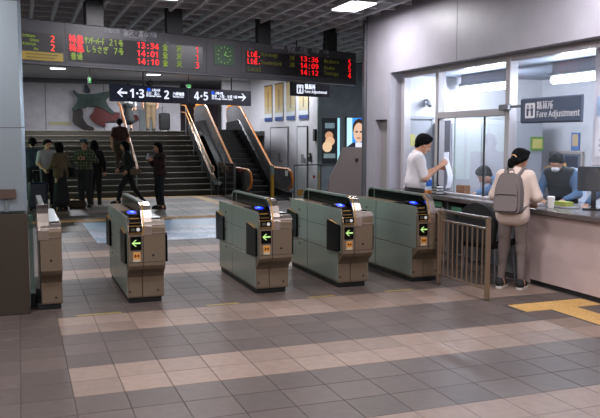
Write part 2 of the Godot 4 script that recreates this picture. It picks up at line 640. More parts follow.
func person(label: String, pos: Vector3, turn: float, o: Dictionary, group := "") -> Node3D:
	var root := thing("person", label, "person", pos, turn, group)
	var s: float = o.get("h", 1.65) / 1.70
	root.scale = Vector3.ONE * s
	var cell: float = o.get("cell", 0.018)
	var lean: float = o.get("lean", 0.0)
	var hip: Vector3 = o.get("hip", Vector3.ZERO)
	var pel := Vector3(0, 0.93, 0)
	var up := Transform3D(Basis(Vector3.RIGHT, lean), pel + hip) * Transform3D(Basis.IDENTITY, -pel)
	var legs: Array = o.get("legs", [Vector3(0.095, 0.49, 0.03), Vector3(0.105, 0.085, -0.02), Vector3(-0.095, 0.49, 0.03), Vector3(-0.105, 0.085, -0.02)])
	var arms: Array = o.get("arms", [up * Vector3(0.25, 1.13, -0.03), up * Vector3(0.25, 0.88, 0.06), up * Vector3(-0.25, 1.13, -0.03), up * Vector3(-0.25, 0.88, 0.06)])
	# bones
	var torso := [cap(up * Vector3(-0.06, 1.03, 0), up * Vector3(-0.085, 1.31, -0.005), 0.1, 0.098), cap(up * Vector3(0.06, 1.03, 0), up * Vector3(0.085, 1.31, -0.005), 0.1, 0.098), cap(up * Vector3(-0.15, 1.375, -0.012), up * Vector3(0.15, 1.375, -0.012), 0.055), cap(up * Vector3(0, 1.36, -0.01), up * Vector3(0, 1.43, -0.005), 0.075, 0.055)]
	var hips := [cap(hip + Vector3(-0.075, 0.93, -0.015), hip + Vector3(0.075, 0.93, -0.015), 0.11), cap(hip + Vector3(0, 0.93, 0), up * Vector3(0, 1.05, 0), 0.115, 0.11)]
	var leg := []
	var feet := []
	for i in 2:
		var sx := 1.0 if i == 0 else -1.0
		leg.append(cap(hip + Vector3(sx * 0.09, 0.88, 0), legs[i * 2], 0.085, 0.058))
		leg.append(cap(legs[i * 2], legs[i * 2 + 1], 0.056, 0.038))
		feet.append(legs[i * 2 + 1])
	var upper := []
	var fore := []
	for i in 2:
		var sx := 1.0 if i == 0 else -1.0
		upper.append(cap(up * Vector3(sx * 0.175, 1.365, -0.012), arms[i * 2], 0.05, 0.042))
		fore.append(cap(arms[i * 2], arms[i * 2 + 1], 0.04, 0.027))
	var neck := up * Vector3(0, 1.46, 0.005)
	var skin: StandardMaterial3D = o.get("skin", mat("skin", Color(0.72, 0.53, 0.42), 0.55))
	# body: one surface with its head and hands
	var st := begin()
	var bones := fat(torso + hips, -0.012) + fat(leg, -0.012) + upper + fore + [cap(up * Vector3(0, 1.40, -0.01), neck, 0.05)]
	for a: Vector3 in feet:
		bones.append(cap(a, a + Vector3(0, -0.04, 0.03), 0.036, 0.03))
		bones.append(cap(a + Vector3(0, -0.045, -0.02), a + Vector3(0, -0.052, 0.14), 0.03, 0.024))
	st.append_from(melt(bones, cell, 45.0), 0, Transform3D.IDENTITY)
	var hb := Basis(Vector3.UP, o.get("look", 0.0)) * Basis(Vector3.RIGHT, lean * 0.35 + float(o.get("nod", 0.0)))
	var head := Transform3D(hb, neck + hb * Vector3(0, 0.115, 0.02))
	st.append_from(head_mesh(), 0, head)
	for i in 2:
		var d: Vector3 = (arms[i * 2 + 1] - arms[i * 2]).normalized()
		var aim: Vector3 = o.get("palm", [Vector3(-1, 0, 0.3), Vector3(1, 0, 0.3)])[i]
		var z := (aim - d * aim.dot(d)).normalized()
		var hx := (-d).cross(z)
		var side := -1.0 if i == 0 else 1.0
		st.append_from(hand_mesh(side), 0, Transform3D(Basis(hx, -d, z), arms[i * 2 + 1]))
	part("body", st.commit(), skin, root)
	# clothes
	if o.has("dress"):
		part("skirt", melt(fat(hips, 0.016) + [cap(hip + Vector3(0, 0.9, 0), Vector3(0.05, o.get("hem", 0.35), 0), 0.12, 0.17), cap(hip + Vector3(0, 0.9, 0), Vector3(-0.05, o.get("hem", 0.35), 0), 0.12, 0.17)], cell, 60.0), o.dress, root)
	if o.has("pants"):
		var loose: float = o.get("loose", 0.012)
		var lg := fat(leg, loose)
		lg[1][1] = lg[1][1] + Vector3(0, 0.0, 0)
		part("trousers", melt(fat(hips, 0.006) + lg, cell * 0.9, 60.0), o.pants, root)
	if o.has("shirt"):
		var sh := fat(torso, 0.012)
		var drop: float = o.get("tail", 0.0)
		var hem := 0.114 if drop < 0.03 else 0.126
		if drop == 0.0:
			drop = -0.07
		sh.append(cap(up * Vector3(-0.072, 0.99 - drop * 0.9, -0.012), up * Vector3(-0.06, 1.12, 0), hem, 0.108))
		sh.append(cap(up * Vector3(0.072, 0.99 - drop * 0.9, -0.012), up * Vector3(0.06, 1.12, 0), hem, 0.108))
		sh.append(cap(up * Vector3(-0.06, 0.99 - drop * 0.9, -0.012), up * Vector3(0.06, 0.99 - drop * 0.9, -0.012), hem))
		sh += fat(upper, 0.014)
		if o.get("sleeve", "long") == "long":
			var fs := fat(fore, 0.014)
			for q in fs:
				q[1] = (q[0] as Vector3).lerp(q[1], 0.93)
			sh += fs
		part("shirt", melt(sh, cell * 0.9, 60.0), o.shirt, root)
	if o.has("vest"):
		part("vest", melt(fat(torso, 0.026) + [cap(up * Vector3(-0.06, 0.99, 0), up * Vector3(0.06, 0.99, 0), 0.128)], cell * 0.9, 60.0), o.vest, root)
	for a: Vector3 in feet:
		var b := Vector3(a.x, a.y - 0.085, a.z)
		var shoe := part("shoe", melt([cap(b + Vector3(0, 0.06, -0.035), b + Vector3(0, 0.048, 0.1), 0.043, 0.04), cap(b + Vector3(0, 0.048, 0.1), b + Vector3(0, 0.04, 0.165), 0.042, 0.033), cap(b + Vector3(0, 0.06, -0.02), b + Vector3(0, 0.1, -0.005), 0.045, 0.044)], 0.012, 90.0), o.get("shoes", cloth("black_shoe", Color(0.05, 0.05, 0.055))), root)
		part("sole", prism(rounded(PackedVector2Array([Vector2(-0.04, -0.075), Vector2(0.04, -0.075), Vector2(0.05, 0.11), Vector2(0.03, 0.2), Vector2(-0.03, 0.2), Vector2(-0.05, 0.11)]), 0.03), 0.0, 0.025, Basis(Vector3.RIGHT, -PI / 2) * Basis.from_scale(Vector3(1, -1, 1))), o.get("soles", mat("sole_dark", Color(0.06, 0.055, 0.05), 0.8)), shoe, b)
	# head dressing
	var style: String = o.get("hair", "short")
	var hair_m := mat("hair", Color(0.02, 0.017, 0.017), 0.8)
	hair_m.metallic_specular = 0.25
	var hm := part("hair", hair_mesh(style), hair_m, root)
	hm.transform = head
	for sx: float in [-1.0, 1.0]:
		var eye := part("eye", ellipsoid(Vector3(0.012, 0.006, 0.006)) if not mesh_store.has("eye") else mesh_store["eye"], mat("eye", Color(0.05, 0.04, 0.035), 0.2), root)
		mesh_store["eye"] = eye.mesh
		eye.transform = head * Transform3D(Basis.IDENTITY, Vector3(sx * 0.032, 0.006, 0.086))
	if not mesh_store.has("mouth"):
		mesh_store["mouth"] = ellipsoid(Vector3(0.022, 0.006, 0.008))
	var mouth := part("mouth", mesh_store["mouth"], mat("lips", Color(0.5, 0.27, 0.24), 0.5), root)
	mouth.transform = head * Transform3D(Basis.IDENTITY, Vector3(0, -0.062, 0.084))
	root.set_meta("head_at", head)
	root.set_meta("up_at", up)
	return root


func dress_image(kind: String) -> Image:
	var im := Image.create(64, 64, false, Image.FORMAT_RGB8)
	for y in 64:
		for x in 64:
			var c: Color
			if kind == "plaid":
				c = Color(0.22, 0.26, 0.16)
				if x % 32 < 7: c = c.lerp(Color(0.52, 0.52, 0.42), 0.6)
				if y % 32 < 7: c = c.lerp(Color(0.52, 0.52, 0.42), 0.6)
				if x % 32 > 18 and x % 32 < 24 or y % 32 > 18 and y % 32 < 24: c = c.darkened(0.45)
			else:
				var v := sin(x * 0.39) * sin(y * 0.39 + x * 0.2)
				c = Color(0.5, 0.42, 0.26) if v > 0.35 else (Color(0.13, 0.12, 0.1) if v < -0.2 else Color(0.3, 0.26, 0.19))
			im.set_pixel(x, y, c)
	return im


func patterned(kind: String, scale: float) -> StandardMaterial3D:
	var m := picture("cloth_" + kind, dress_image(kind), 0.0, 0.9)
	m.uv1_triplanar = true
	m.uv1_scale = Vector3.ONE * scale
	return m


func suitcase(label: String, pos: Vector3, turn: float, size: Vector3, m: Material) -> void:
	var t := thing("suitcase", label, "suitcase", pos, turn)
	part("shell", box(size, 0.04, Vector3(0, size.y / 2 + 0.05, 0)), m, t)
	var dark := mat("black_plastic", Color(0.035, 0.035, 0.04), 0.45)
	for i in 4:
		part("groove", box(Vector3(0.012, size.y * 0.84, 0.012), 0.004, Vector3((i - 1.5) * size.x * 0.22, size.y / 2 + 0.05, size.z / 2)), dark, t)
	part("handle", pipe([Vector3(-0.09, size.y + 0.04, -0.05), Vector3(-0.09, size.y + 0.32, -0.05), Vector3(0.09, size.y + 0.32, -0.05), Vector3(0.09, size.y + 0.04, -0.05)], 0.011, 6), mat("grey_metal", Color(0.5, 0.5, 0.52), 0.4, 0.8), t)
	for sx: float in [-1.0, 1.0]:
		for sz: float in [-1.0, 1.0]:
			part("wheel", pipe([Vector3(sx * size.x * 0.38 - 0.012, 0.028, sz * size.z * 0.34), Vector3(sx * size.x * 0.38 + 0.012, 0.028, sz * size.z * 0.34)], 0.028, 10), dark, t)


func build_people() -> void:
	var dark := cloth("black", Color(0.045, 0.045, 0.05))
	var who: Node3D
	var hd: Transform3D
	var upt: Transform3D
	# woman with a grey backpack at the counter
	who = person("person in cream shirt and grey jeans with grey backpack, standing at the counter", W(5.05, 0, 6.84), deg_to_rad(124), {"h": 1.545, "cell": 0.013, "nod": 0.2, "lean": 0.16, "look": -0.5, "hair": "bun", "shirt": cloth("cream", Color(0.84, 0.76, 0.71)), "tail": 0.1, "pants": cloth("greige", Color(0.45, 0.40, 0.38)), "loose": 0.004, "shoes": cloth("charcoal_shoe", Color(0.12, 0.11, 0.12)), "soles": mat("sole_white", Color(0.75, 0.73, 0.7), 0.7),
		"arms": [Vector3(0.27, 1.12, 0.06), Vector3(0.17, 1.03, 0.31), Vector3(-0.27, 1.12, 0.06), Vector3(-0.15, 1.03, 0.31)], "palm": [Vector3(0, -1, 0), Vector3(0, -1, 0)], "legs": [Vector3(0.11, 0.49, 0.03), Vector3(0.125, 0.085, -0.03), Vector3(-0.1, 0.49, 0.05), Vector3(-0.11, 0.085, 0.02)]})
	hd = who.get_meta("head_at")
	var tie := part("hair_tie", pipe([Vector3(-0.05, 0.01, -0.105), Vector3(-0.02, 0.03, -0.118), Vector3(0.02, 0.03, -0.118), Vector3(0.05, 0.01, -0.105)], 0.009, 6), mat("hair_tie", Color(0.85, 0.65, 0.5), 0.6), who)
	tie.transform = hd
	upt = who.get_meta("up_at")
	var pack := cloth("backpack", Color(0.44, 0.40, 0.39))
	var bag := thing("backpack", "grey fabric backpack worn on the back of the person at the counter", "backpack", Vector3.ZERO)
	bag.transform = who.transform * upt
	var pk := begin()
	extrude(pk, rounded(PackedVector2Array([Vector2(-0.165, 0.9), Vector2(0.165, 0.9), Vector2(0.155, 1.2), Vector2(0.1, 1.38), Vector2(-0.1, 1.38), Vector2(-0.155, 1.2)]), 0.06), -0.25, -0.118)
	part("main_pocket", pk.commit(), pack, bag)
	part("front_pocket", prism(rounded(PackedVector2Array([Vector2(-0.14, 0.92), Vector2(0.14, 0.92), Vector2(0.125, 1.19), Vector2(0.09, 1.26), Vector2(-0.09, 1.26), Vector2(-0.125, 1.19)]), 0.05), -0.285, -0.25), pack, bag)
	part("zip", pipe([Vector3(-0.125, 1.1, -0.288), Vector3(-0.1, 1.115, -0.288), Vector3(0.1, 1.115, -0.288), Vector3(0.125, 1.1, -0.288)], 0.005, 5), dark, bag)
	part("carry_loop", pipe([Vector3(-0.04, 1.37, -0.17), Vector3(-0.03, 1.42, -0.18), Vector3(0.03, 1.42, -0.18), Vector3(0.04, 1.37, -0.17)], 0.01, 6), pack, bag)
	for sx: float in [-1.0, 1.0]:
		part("strap", pipe([Vector3(sx * 0.08, 1.36, -0.15), Vector3(sx * 0.105, 1.455, -0.06), Vector3(sx * 0.115, 1.45, 0.05), Vector3(sx * 0.12, 1.38, 0.115), Vector3(sx * 0.13, 1.2, 0.135), Vector3(sx * 0.185, 1.05, 0.03), Vector3(sx * 0.15, 0.95, -0.13)], 0.02, 6), pack, bag)
	# man in a white shirt reading a paper
	who = person("person in white short-sleeved shirt and black trousers reading a white paper", W(5.0, 0, 8.93), deg_to_rad(72), {"h": 1.72, "cell": 0.014, "nod": 0.42, "lean": 0.05, "shirt": cloth("white_shirt", Color(0.85, 0.83, 0.84)), "sleeve": "short", "pants": dark,
		"arms": [Vector3(0.24, 1.13, 0.12), Vector3(0.07, 1.24, 0.33), Vector3(-0.25, 1.12, 0.08), Vector3(-0.13, 1.28, 0.31)], "palm": [Vector3(-1, 0, 0), Vector3(1, 0, 0)]})
	var paper := begin()
	for i in 6:
		var y0 := -0.24 + i * 0.08
		quad(paper, Vector3(-0.11, y0, 0.03 * sin(i * 0.9)), Vector3(0.11, y0, 0.03 * sin(i * 0.9) + 0.01), Vector3(0.11, y0 + 0.08, 0.03 * sin(i * 0.9 + 0.9) + 0.01), Vector3(-0.11, y0 + 0.08, 0.03 * sin(i * 0.9 + 0.9)), Vector3(0, 0, 1))
		quad(paper, Vector3(-0.11, y0, 0.03 * sin(i * 0.9) - 0.002), Vector3(0.11, y0, 0.03 * sin(i * 0.9) + 0.008), Vector3(0.11, y0 + 0.08, 0.03 * sin(i * 0.9 + 0.9) + 0.008), Vector3(-0.11, y0 + 0.08, 0.03 * sin(i * 0.9 + 0.9) - 0.002), Vector3(0, 0, -1))
	var pp := solo("paper_sheet", paper.commit(), mat("paper", Color(0.88, 0.88, 0.9), 0.8), "long white paper sheet held up by the person in white shirt", "paper")
	pp.transform = who.transform * Transform3D(Basis(Vector3.UP, -0.5), Vector3(-0.03, 1.21, 0.43))
	# clerk in a vest
	who = person("person in dark vest over blue shirt, head bowed behind the counter glass", W(6.57, 0, 7.9), deg_to_rad(-58), {"h": 1.57, "cell": 0.015, "nod": 0.45, "lean": 0.5, "hip": Vector3(0, -0.02, -0.12), "shirt": cloth("blue_shirt", Color(0.30, 0.42, 0.56)), "vest": cloth("navy_vest", Color(0.045, 0.055, 0.07)), "pants": cloth("navy", Color(0.06, 0.07, 0.1)),
		"arms": [Vector3(0.27, 1.03, 0.12), Vector3(0.15, 0.95, 0.34), Vector3(-0.27, 1.03, 0.12), Vector3(-0.15, 0.95, 0.34)], "palm": [Vector3(0, -1, 0), Vector3(0, -1, 0)]})
	hd = who.get_meta("head_at")
	var mask := part("face_mask", melt([cap(Vector3(-0.03, -0.045, 0.088), Vector3(0.03, -0.045, 0.088), 0.026), cap(Vector3(0, -0.07, 0.08), Vector3(0, -0.03, 0.1), 0.026)], 0.008, 100.0), mat("mask_white", Color(0.85, 0.86, 0.88), 0.8), who)
	mask.transform = hd
	# man in a blue shirt bent over the desk
	who = person("person in light blue shirt bent low over the counter behind the glass", W(6.73, 0, 8.98), deg_to_rad(-122), {"h": 1.68, "cell": 0.015, "nod": 0.25, "lean": 1.28, "hip": Vector3(0, -0.02, -0.1), "shirt": cloth("sky_shirt", Color(0.40, 0.53, 0.70)), "pants": cloth("navy", Color(0.06, 0.07, 0.1)),
		"arms": [Vector3(0.25, 0.93, 0.38), Vector3(0.12, 0.86, 0.6), Vector3(-0.25, 0.93, 0.38), Vector3(-0.12, 0.86, 0.6)], "palm": [Vector3(0, -1, 0), Vector3(0, -1, 0)], "legs": [Vector3(0.1, 0.5, -0.02), Vector3(0.11, 0.085, -0.06), Vector3(-0.1, 0.5, -0.02), Vector3(-0.11, 0.085, -0.06)]})
	# clerk at the right edge of the picture
	who = person("person in blue shirt at the right edge behind the blue edged sign", W(6.55, 0, 6.75), deg_to_rad(-80), {"h": 1.62, "cell": 0.016, "nod": 0.3, "lean": 0.45, "hip": Vector3(0, -0.02, -0.1), "shirt": cloth("blue_shirt", Color(0.30, 0.42, 0.56)), "pants": cloth("navy", Color(0.06, 0.07, 0.1)),
		"arms": [Vector3(0.25, 1.05, 0.15), Vector3(0.15, 0.93, 0.36), Vector3(-0.33, 1.06, 0.12), Vector3(-0.3, 0.93, 0.34)], "palm": [Vector3(0, -1, 0), Vector3(0, -1, 0)]})
	# travellers at the foot of the stairs
	var far := 0.02
	who = person("person in cap and green checked shirt with grey trousers near the stairs", W(1.46, 0, 18.7), deg_to_rad(-22), {"h": 1.62, "cell": far, "nod": 0.1, "shirt": patterned("plaid", 7.0), "tail": 0.02, "pants": cloth("grey_trousers", Color(0.14, 0.14, 0.14)), "loose": 0.028,
		"arms": [Vector3(0.31, 1.17, 0.06), Vector3(0.08, 1.24, 0.26), Vector3(-0.31, 1.17, 0.06), Vector3(-0.08, 1.24, 0.26)], "palm": [Vector3(-1, 0, 0), Vector3(1, 0, 0)]})
	hd = who.get_meta("head_at")
	var capm := begin()
	capm.append_from(ellipsoid(Vector3(0.103, 0.075, 0.112), Vector3(0, 0.09, -0.01)), 0, Transform3D.IDENTITY)
	extrude(capm, rounded(PackedVector2Array([Vector2(-0.075, 0.05), Vector2(0.075, 0.05), Vector2(0.065, 0.16), Vector2(-0.065, 0.16)]), 0.04), 0.0, 0.012, Basis(Vector3.RIGHT, PI / 2), Vector3(0, 0.08, 0.02))
	var cp := part("cap", capm.commit(), cloth("cap", Color(0.34, 0.38, 0.42)), who)
	cp.transform = hd
	var cam := thing("camera", "small dark camera held by the person in cap and checked shirt", "camera")
	cam.transform = who.transform * Transform3D(Basis.IDENTITY, Vector3(0, 1.25, 0.3))
	part("camera_body", box(Vector3(0.11, 0.075, 0.04), 0.01), mat("black_plastic", Color(0.035, 0.035, 0.04), 0.45), cam)
	part("lens", pipe([Vector3(0, 0, 0.02), Vector3(0, 0, 0.05)], 0.028, 12), mat("black_plastic", Color(0.035, 0.035, 0.04), 0.45), cam)
	person("person with dark hair and black clothes half hidden behind the person in cap", W(1.74, 0, 19.25), deg_to_rad(165), {"h": 1.6, "cell": far, "hair": "bob", "shirt": dark, "pants": dark})
	who = person("person in brown patterned jacket and long black skirt with a shoulder bag", W(0.86, 0, 17.9), deg_to_rad(-140), {"h": 1.56, "cell": far, "nod": 0.15, "hair": "bob", "shirt": patterned("blotch", 5.0), "tail": 0.08, "dress": dark, "hem": 0.25,
		"arms": [Vector3(0.26, 1.14, 0.02), Vector3(0.22, 1.02, 0.24), Vector3(-0.27, 1.13, 0.02), Vector3(-0.18, 1.0, 0.26)]})
	var sb := thing("shoulder_bag", "black shoulder bag on the person in brown patterned jacket", "bag")
	sb.transform = who.transform * Transform3D(Basis.IDENTITY, Vector3(-0.28, 0.95, -0.08))
	part("pouch", box(Vector3(0.13, 0.24, 0.3), 0.03), dark, sb)
	part("strap", pipe([Vector3(0, 0.1, 0.1), Vector3(0.06, 0.4, 0.08), Vector3(0.1, 0.5, 0.05), Vector3(0.06, 0.42, -0.02), Vector3(0, 0.1, -0.1)], 0.012, 6), dark, sb)
	part("buckle", ellipsoid(Vector3(0.02, 0.03, 0.03), Vector3(-0.07, 0.03, 0)), mat("grey_metal", Color(0.5, 0.5, 0.52), 0.4, 0.8), sb)
	person("person in white tee shirt and dark trousers facing the patterned jacket", W(0.6, 0, 18.7), deg_to_rad(25), {"h": 1.62, "cell": far, "nod": 0.1, "shirt": cloth("white_tee", Color(0.72, 0.72, 0.72)), "sleeve": "short", "pants": dark, "arms": [Vector3(0.25, 1.12, 0.02), Vector3(0.2, 0.98, 0.22), Vector3(-0.25, 1.12, 0.02), Vector3(-0.2, 0.98, 0.22)]})
	who = person("person in grey blue jacket seen from behind beside the left pillar", W(0.3, 0, 19.2), deg_to_rad(185), {"h": 1.66, "cell": far, "shirt": cloth("slate", Color(0.2, 0.24, 0.29)), "pants": dark})
	suitcase("blue hard-shell suitcase standing beside the left pillar", W(0.36, 0, 18.2), 0.1, Vector3(0.42, 0.6, 0.26), mat("blue_shell", Color(0.05, 0.11, 0.2), 0.35))
	who = person("person in dark clothes striding left past the foot of the stairs", W(2.5, 0, 18.7), deg_to_rad(-95), {"h": 1.58, "cell": far, "lean": 0.12, "nod": 0.05, "hair": "bob", "shirt": cloth("dark_olive", Color(0.06, 0.07, 0.06)), "tail": 0.12, "pants": dark,
		"legs": [Vector3(0.09, 0.5, 0.22), Vector3(0.09, 0.14, 0.3), Vector3(-0.09, 0.48, -0.12), Vector3(-0.09, 0.12, -0.36)], "arms": [Vector3(0.24, 1.13, -0.1), Vector3(0.24, 0.94, 0.06), Vector3(-0.24, 1.1, 0.06), Vector3(-0.2, 0.96, 0.24)]})
	var hb := thing("shoulder_bag", "beige shoulder bag at the hip of the person striding left", "bag")
	hb.transform = who.transform * Transform3D(Basis.IDENTITY, Vector3(0.26, 0.9, -0.16))
	part("pouch", box(Vector3(0.1, 0.16, 0.3), 0.03), cloth("beige", Color(0.42, 0.36, 0.28)), hb)
	part("strap", pipe([Vector3(0, 0.06, 0.12), Vector3(-0.08, 0.48, 0.08), Vector3(-0.1, 0.5, 0.0), Vector3(0, 0.06, -0.12)], 0.01, 6), dark, hb)
	who = person("person in dark red jacket and jeans holding a phone before the stairs", W(3.06, 0, 17.6), deg_to_rad(-70), {"h": 1.55, "cell": far, "nod": 0.12, "hair": "long", "shirt": cloth("wine", Color(0.17, 0.045, 0.05)), "tail": 0.08, "pants": cloth("denim", Color(0.06, 0.08, 0.12)),
		"arms": [Vector3(0.25, 1.13, 0.04), Vector3(0.12, 1.26, 0.26), Vector3(-0.25, 1.13, 0.04), Vector3(-0.08, 1.3, 0.27)], "palm": [Vector3(-1, 0, 0), Vector3(1, 0, 0)]})
	var ph := thing("phone", "pale phone held up by the person in dark red jacket", "phone")
	ph.transform = who.transform * Transform3D(Basis(Vector3.RIGHT, -0.4), Vector3(0.02, 1.36, 0.36))
	part("case", box(Vector3(0.08, 0.16, 0.012), 0.004), mat("phone_case", Color(0.65, 0.66, 0.7), 0.4), ph)
	part("screen", box(Vector3(0.07, 0.145, 0.004), 0.0, Vector3(0, 0, -0.007)), glow("phone_screen", Color(0.5, 0.65, 0.9), 0.6), ph)
	person("person in black and red top and brown trousers climbing the stairs", W(2.77, 0.635, 22.52), deg_to_rad(178), {"h": 1.6, "cell": far, "lean": 0.08, "shirt": patterned_red(), "sleeve": "short", "pants": cloth("brown", Color(0.22, 0.15, 0.1)), "legs": [Vector3(0.09, 0.5, 0.06), Vector3(0.1, 0.085, -0.02), Vector3(-0.09, 0.49, 0.04), Vector3(-0.1, 0.085, -0.04)]})
	person("person in white blouse and dark skirt on the upper landing", W(3.5, 1.9, 26.0), deg_to_rad(150), {"h": 1.58, "cell": far, "hair": "long", "shirt": cloth("white_tee", Color(0.72, 0.72, 0.72)), "dress": dark, "hem": 0.4})
	person("person in navy top and khaki trousers on the upper landing", W(4.28, 1.9, 26.2), deg_to_rad(175), {"h": 1.72, "cell": far, "shirt": cloth("navy", Color(0.06, 0.07, 0.1)), "sleeve": "short", "pants": cloth("khaki", Color(0.36, 0.29, 0.2)), "loose": 0.02})
	suitcase("black suitcase beside the person in khaki trousers on the landing", W(4.76, 1.9, 26.25), 0.1, Vector3(0.36, 0.58, 0.24), mat("black_shell", Color(0.04, 0.04, 0.045), 0.4))
	var lb := thing("holdall", "low brown bag on the floor at the feet of the person in cap", "bag", W(1.24, 0, 18.45), 0.05)
	part("pouch", box(Vector3(0.42, 0.17, 0.24), 0.05, Vector3(0, 0.085, 0)), cloth("tan", Color(0.25, 0.19, 0.1)), lb)
	part("flap", box(Vector3(0.36, 0.02, 0.2), 0.008, Vector3(0, 0.175, 0)), cloth("tan_dark", Color(0.17, 0.13, 0.07)), lb)
	part("handle", pipe([Vector3(-0.1, 0.17, 0), Vector3(-0.06, 0.22, 0), Vector3(0.06, 0.22, 0), Vector3(0.1, 0.17, 0)], 0.01, 6), dark, lb)


func patterned_red() -> StandardMaterial3D:
	return cloth("dark_red_top", Color(0.2, 0.035, 0.045))


# ---------------------------------------------------------------- setting
const TILE_X := 0.32
const TILE_D := 0.323


func lamp(called: String, label: String, pos: Vector3, size: Vector2, c: Color, energy: float, shine: float, group := "") -> void:
	var t := thing(called, label, "lamp", pos, 0.0, group)
	part("housing", box(Vector3(size.x + 0.06, 0.08, size.y + 0.06), 0.01, Vector3(0, 0.05, 0)), mat("lamp_housing", Color(0.6, 0.6, 0.6), 0.5), t)
	part("diffuser", box(Vector3(size.x, 0.02, size.y), 0.004), glow("diffuser_%s" % shine, c, shine), t)
	var l := AreaLight3D.new()
	l.name = "light"
	l.area_size = size
	l.light_color = c
	l.light_energy = energy
	l.light_size = 0.3
	l.shadow_enabled = true
	l.set("area_range", 40.0)
	l.position = Vector3(0, -0.02, 0)
	l.rotation.x = -PI / 2
	t.add_child(l)


func build_shell() -> void:
	var wall := grained("wall_paint", Color(0.74, 0.73, 0.75), 0.55, 0.0, 0.06, 0.02, 0.6)
	var fascia := grained("fascia_panel", Color(0.60, 0.59, 0.62), 0.42, 0.0, 0.05, 0.02, 0.5)
	var tan := grained("entrance_wall", Color(0.45, 0.39, 0.35), 0.6, 0.0, 0.08, 0.02, 0.6)
	var hall := grained("hall_wall", Color(0.66, 0.64, 0.66), 0.55, 0.0, 0.08, 0.02, 0.5)
	var dim := grained("passage_wall", Color(0.55, 0.61, 0.65), 0.5, 0.0, 0.12, 0.02, 0.5)
	# near hall
	struct("wall_left", block(-5.2, -5.0, 0, 4.3, -6, 11.5), tan)
	struct("wall_entrance", block(-5.2, 5.6, 0, 4.3, -6.2, -6), tan)
	struct("wall_kiosk", block(-5.2, -1.6, 0, 4.3, 11.5, 11.7), hall)
	struct("wall_counter", block(5.4, 5.6, 0, 4.3, -6, 3.4), wall)
	# stair hall
	struct("wall_stair_left", block(-1.8, -1.6, 0, 4.3, 11.7, 28.2), hall)
	var back := struct("wall_back", block(-1.6, 5.68, 1.9, 4.3, 28, 28.2), hall)
	for x: float in [0.9, 2.9, 5.0]:
		part("panel_joint", block(x, x + 0.015, 1.9, 3.75, 27.985, 28.0), mat("joint_grey", Color(0.3, 0.3, 0.31), 0.7), back)
	part("service_hatch", block(4.15, 4.75, 1.95, 2.7, 27.975, 28.0, 0.006), mat("hatch", Color(0.5, 0.52, 0.53), 0.5), back)
	part("notice", block(1.0, 1.75, 2.12, 2.24, 27.98, 28.0, 0.0), mat("pale_notice", Color(0.6, 0.58, 0.45), 0.7), back)
	part("trim_board", block(-1.6, 5.68, 3.6, 3.75, 27.9, 28.0, 0.01), mat("beam_grey", Color(0.34, 0.34, 0.36), 0.6), back)
	struct("wall_corridor", block(5.5, 8.2, 1.9, 4.3, 31.5, 31.7), grained("corridor_wall", Color(0.42, 0.36, 0.38), 0.6, 0.0, 0.08, 0.02, 0.5))
	struct("wall_back_right", block(6.95, 8.2, 1.9, 4.3, 26.6, 26.8), wall)
	struct("wall_poster", block(8.0, 8.2, 0, 4.3, 20.0, 31.5), wall)
	struct("wall_advert", block(8.0, 12.2, 0, 4.3, 19.8, 20.0), dim)
	struct("wall_passage", block(12.0, 12.2, 0, 4.3, 11.3, 19.8), dim)
	struct("wall_corridor_left", block(5.48, 5.68, 1.9, 4.3, 28.2, 31.7), hall)
	struct("upper_floor", block(-1.6, 8.0, 1.75, 1.9, 24.93, 31.5), mat("landing", Color(0.3, 0.29, 0.28), 0.5))
	struct("wall_under_landing", block(6.9, 8.0, 0, 1.75, 26.6, 26.7), wall)
	# ceilings
	struct("ceiling", block(-5.2, 12.2, 4.3, 4.5, -6.2, 20.0), mat("void", Color(0.28, 0.28, 0.30), 0.9))
	struct("ceiling_stair_hall", block(-1.8, 8.2, 3.75, 4.5, 17.6, 31.7), grained("hall_ceiling", Color(0.6, 0.6, 0.62), 0.6, 0.0, 0.05, 0.02, 0.5))
	struct("trim_1", block(8.2, 12.2, 3.3, 4.3, 19.5, 19.8), dim)
	# open lattice: ribs one by one
	var lattice := Node3D.new()
	lattice.name = "ceiling_lattice"
	lattice.set_meta("kind", "structure")
	add_child(lattice)
	var rib := mat("rib", Color(0.72, 0.73, 0.75), 0.55)
	var x := -4.96
	while x < 11.95:
		var d0 := -5.95 if x < 5.3 else 11.5
		var d1 := 17.55 if x > -1.55 else 11.45
		part("rib", box(Vector3(0.05, 0.14, d1 - d0), 0.006), rib, lattice, W(x, 3.62, (d0 + d1) / 2))
		x += 0.325
	var d := -5.7
	while d < 17.55:
		var x0 := -4.95 if d < 11.45 else -1.58
		var x1 := 5.38 if d < 11.4 else 11.95
		part("cross_rib", box(Vector3(x1 - x0, 0.10, 0.04), 0.005), rib, lattice, W((x0 + x1) / 2, 3.63, d))
		d += 0.5
	# beam that carries the lattice in front of the departure board
	struct("trim_2", block(-1.6, 12.0, 3.52, 4.3, 17.5, 17.62), mat("beam_grey", Color(0.34, 0.34, 0.36), 0.6))
	# wall over and beside the ticket office
	var f := struct("wall_fascia", block(5.4, 5.72, 2.66, 4.3, 3.4, 11.3), fascia)
	part("panel_joint", block(5.398, 5.402, 2.66, 3.6, 8.6, 8.605), mat("joint_light", Color(0.4, 0.39, 0.4), 0.7), f)
	var pier := struct("wall_pier", block(5.4, 5.72, 0, 2.66, 10.98, 11.3), fascia)
	part("pier_side", block(5.4, 5.72, 0.0, 2.66, 10.47, 10.56), fascia, pier)
	part("pier_upper", block(5.4, 5.72, 1.95, 2.66, 10.56, 10.98), fascia, pier)
	var rec := part("pier_recess", block(5.5, 5.72, 0, 1.95, 10.56, 10.98), mat("recess_grey", Color(0.50, 0.48, 0.48), 0.5), pier)
	part("pull_handle", block(5.47, 5.5, 1.0, 1.5, 10.68, 10.71, 0.004), mat("brushed", Color(0.55, 0.55, 0.56), 0.35, 0.9), rec)
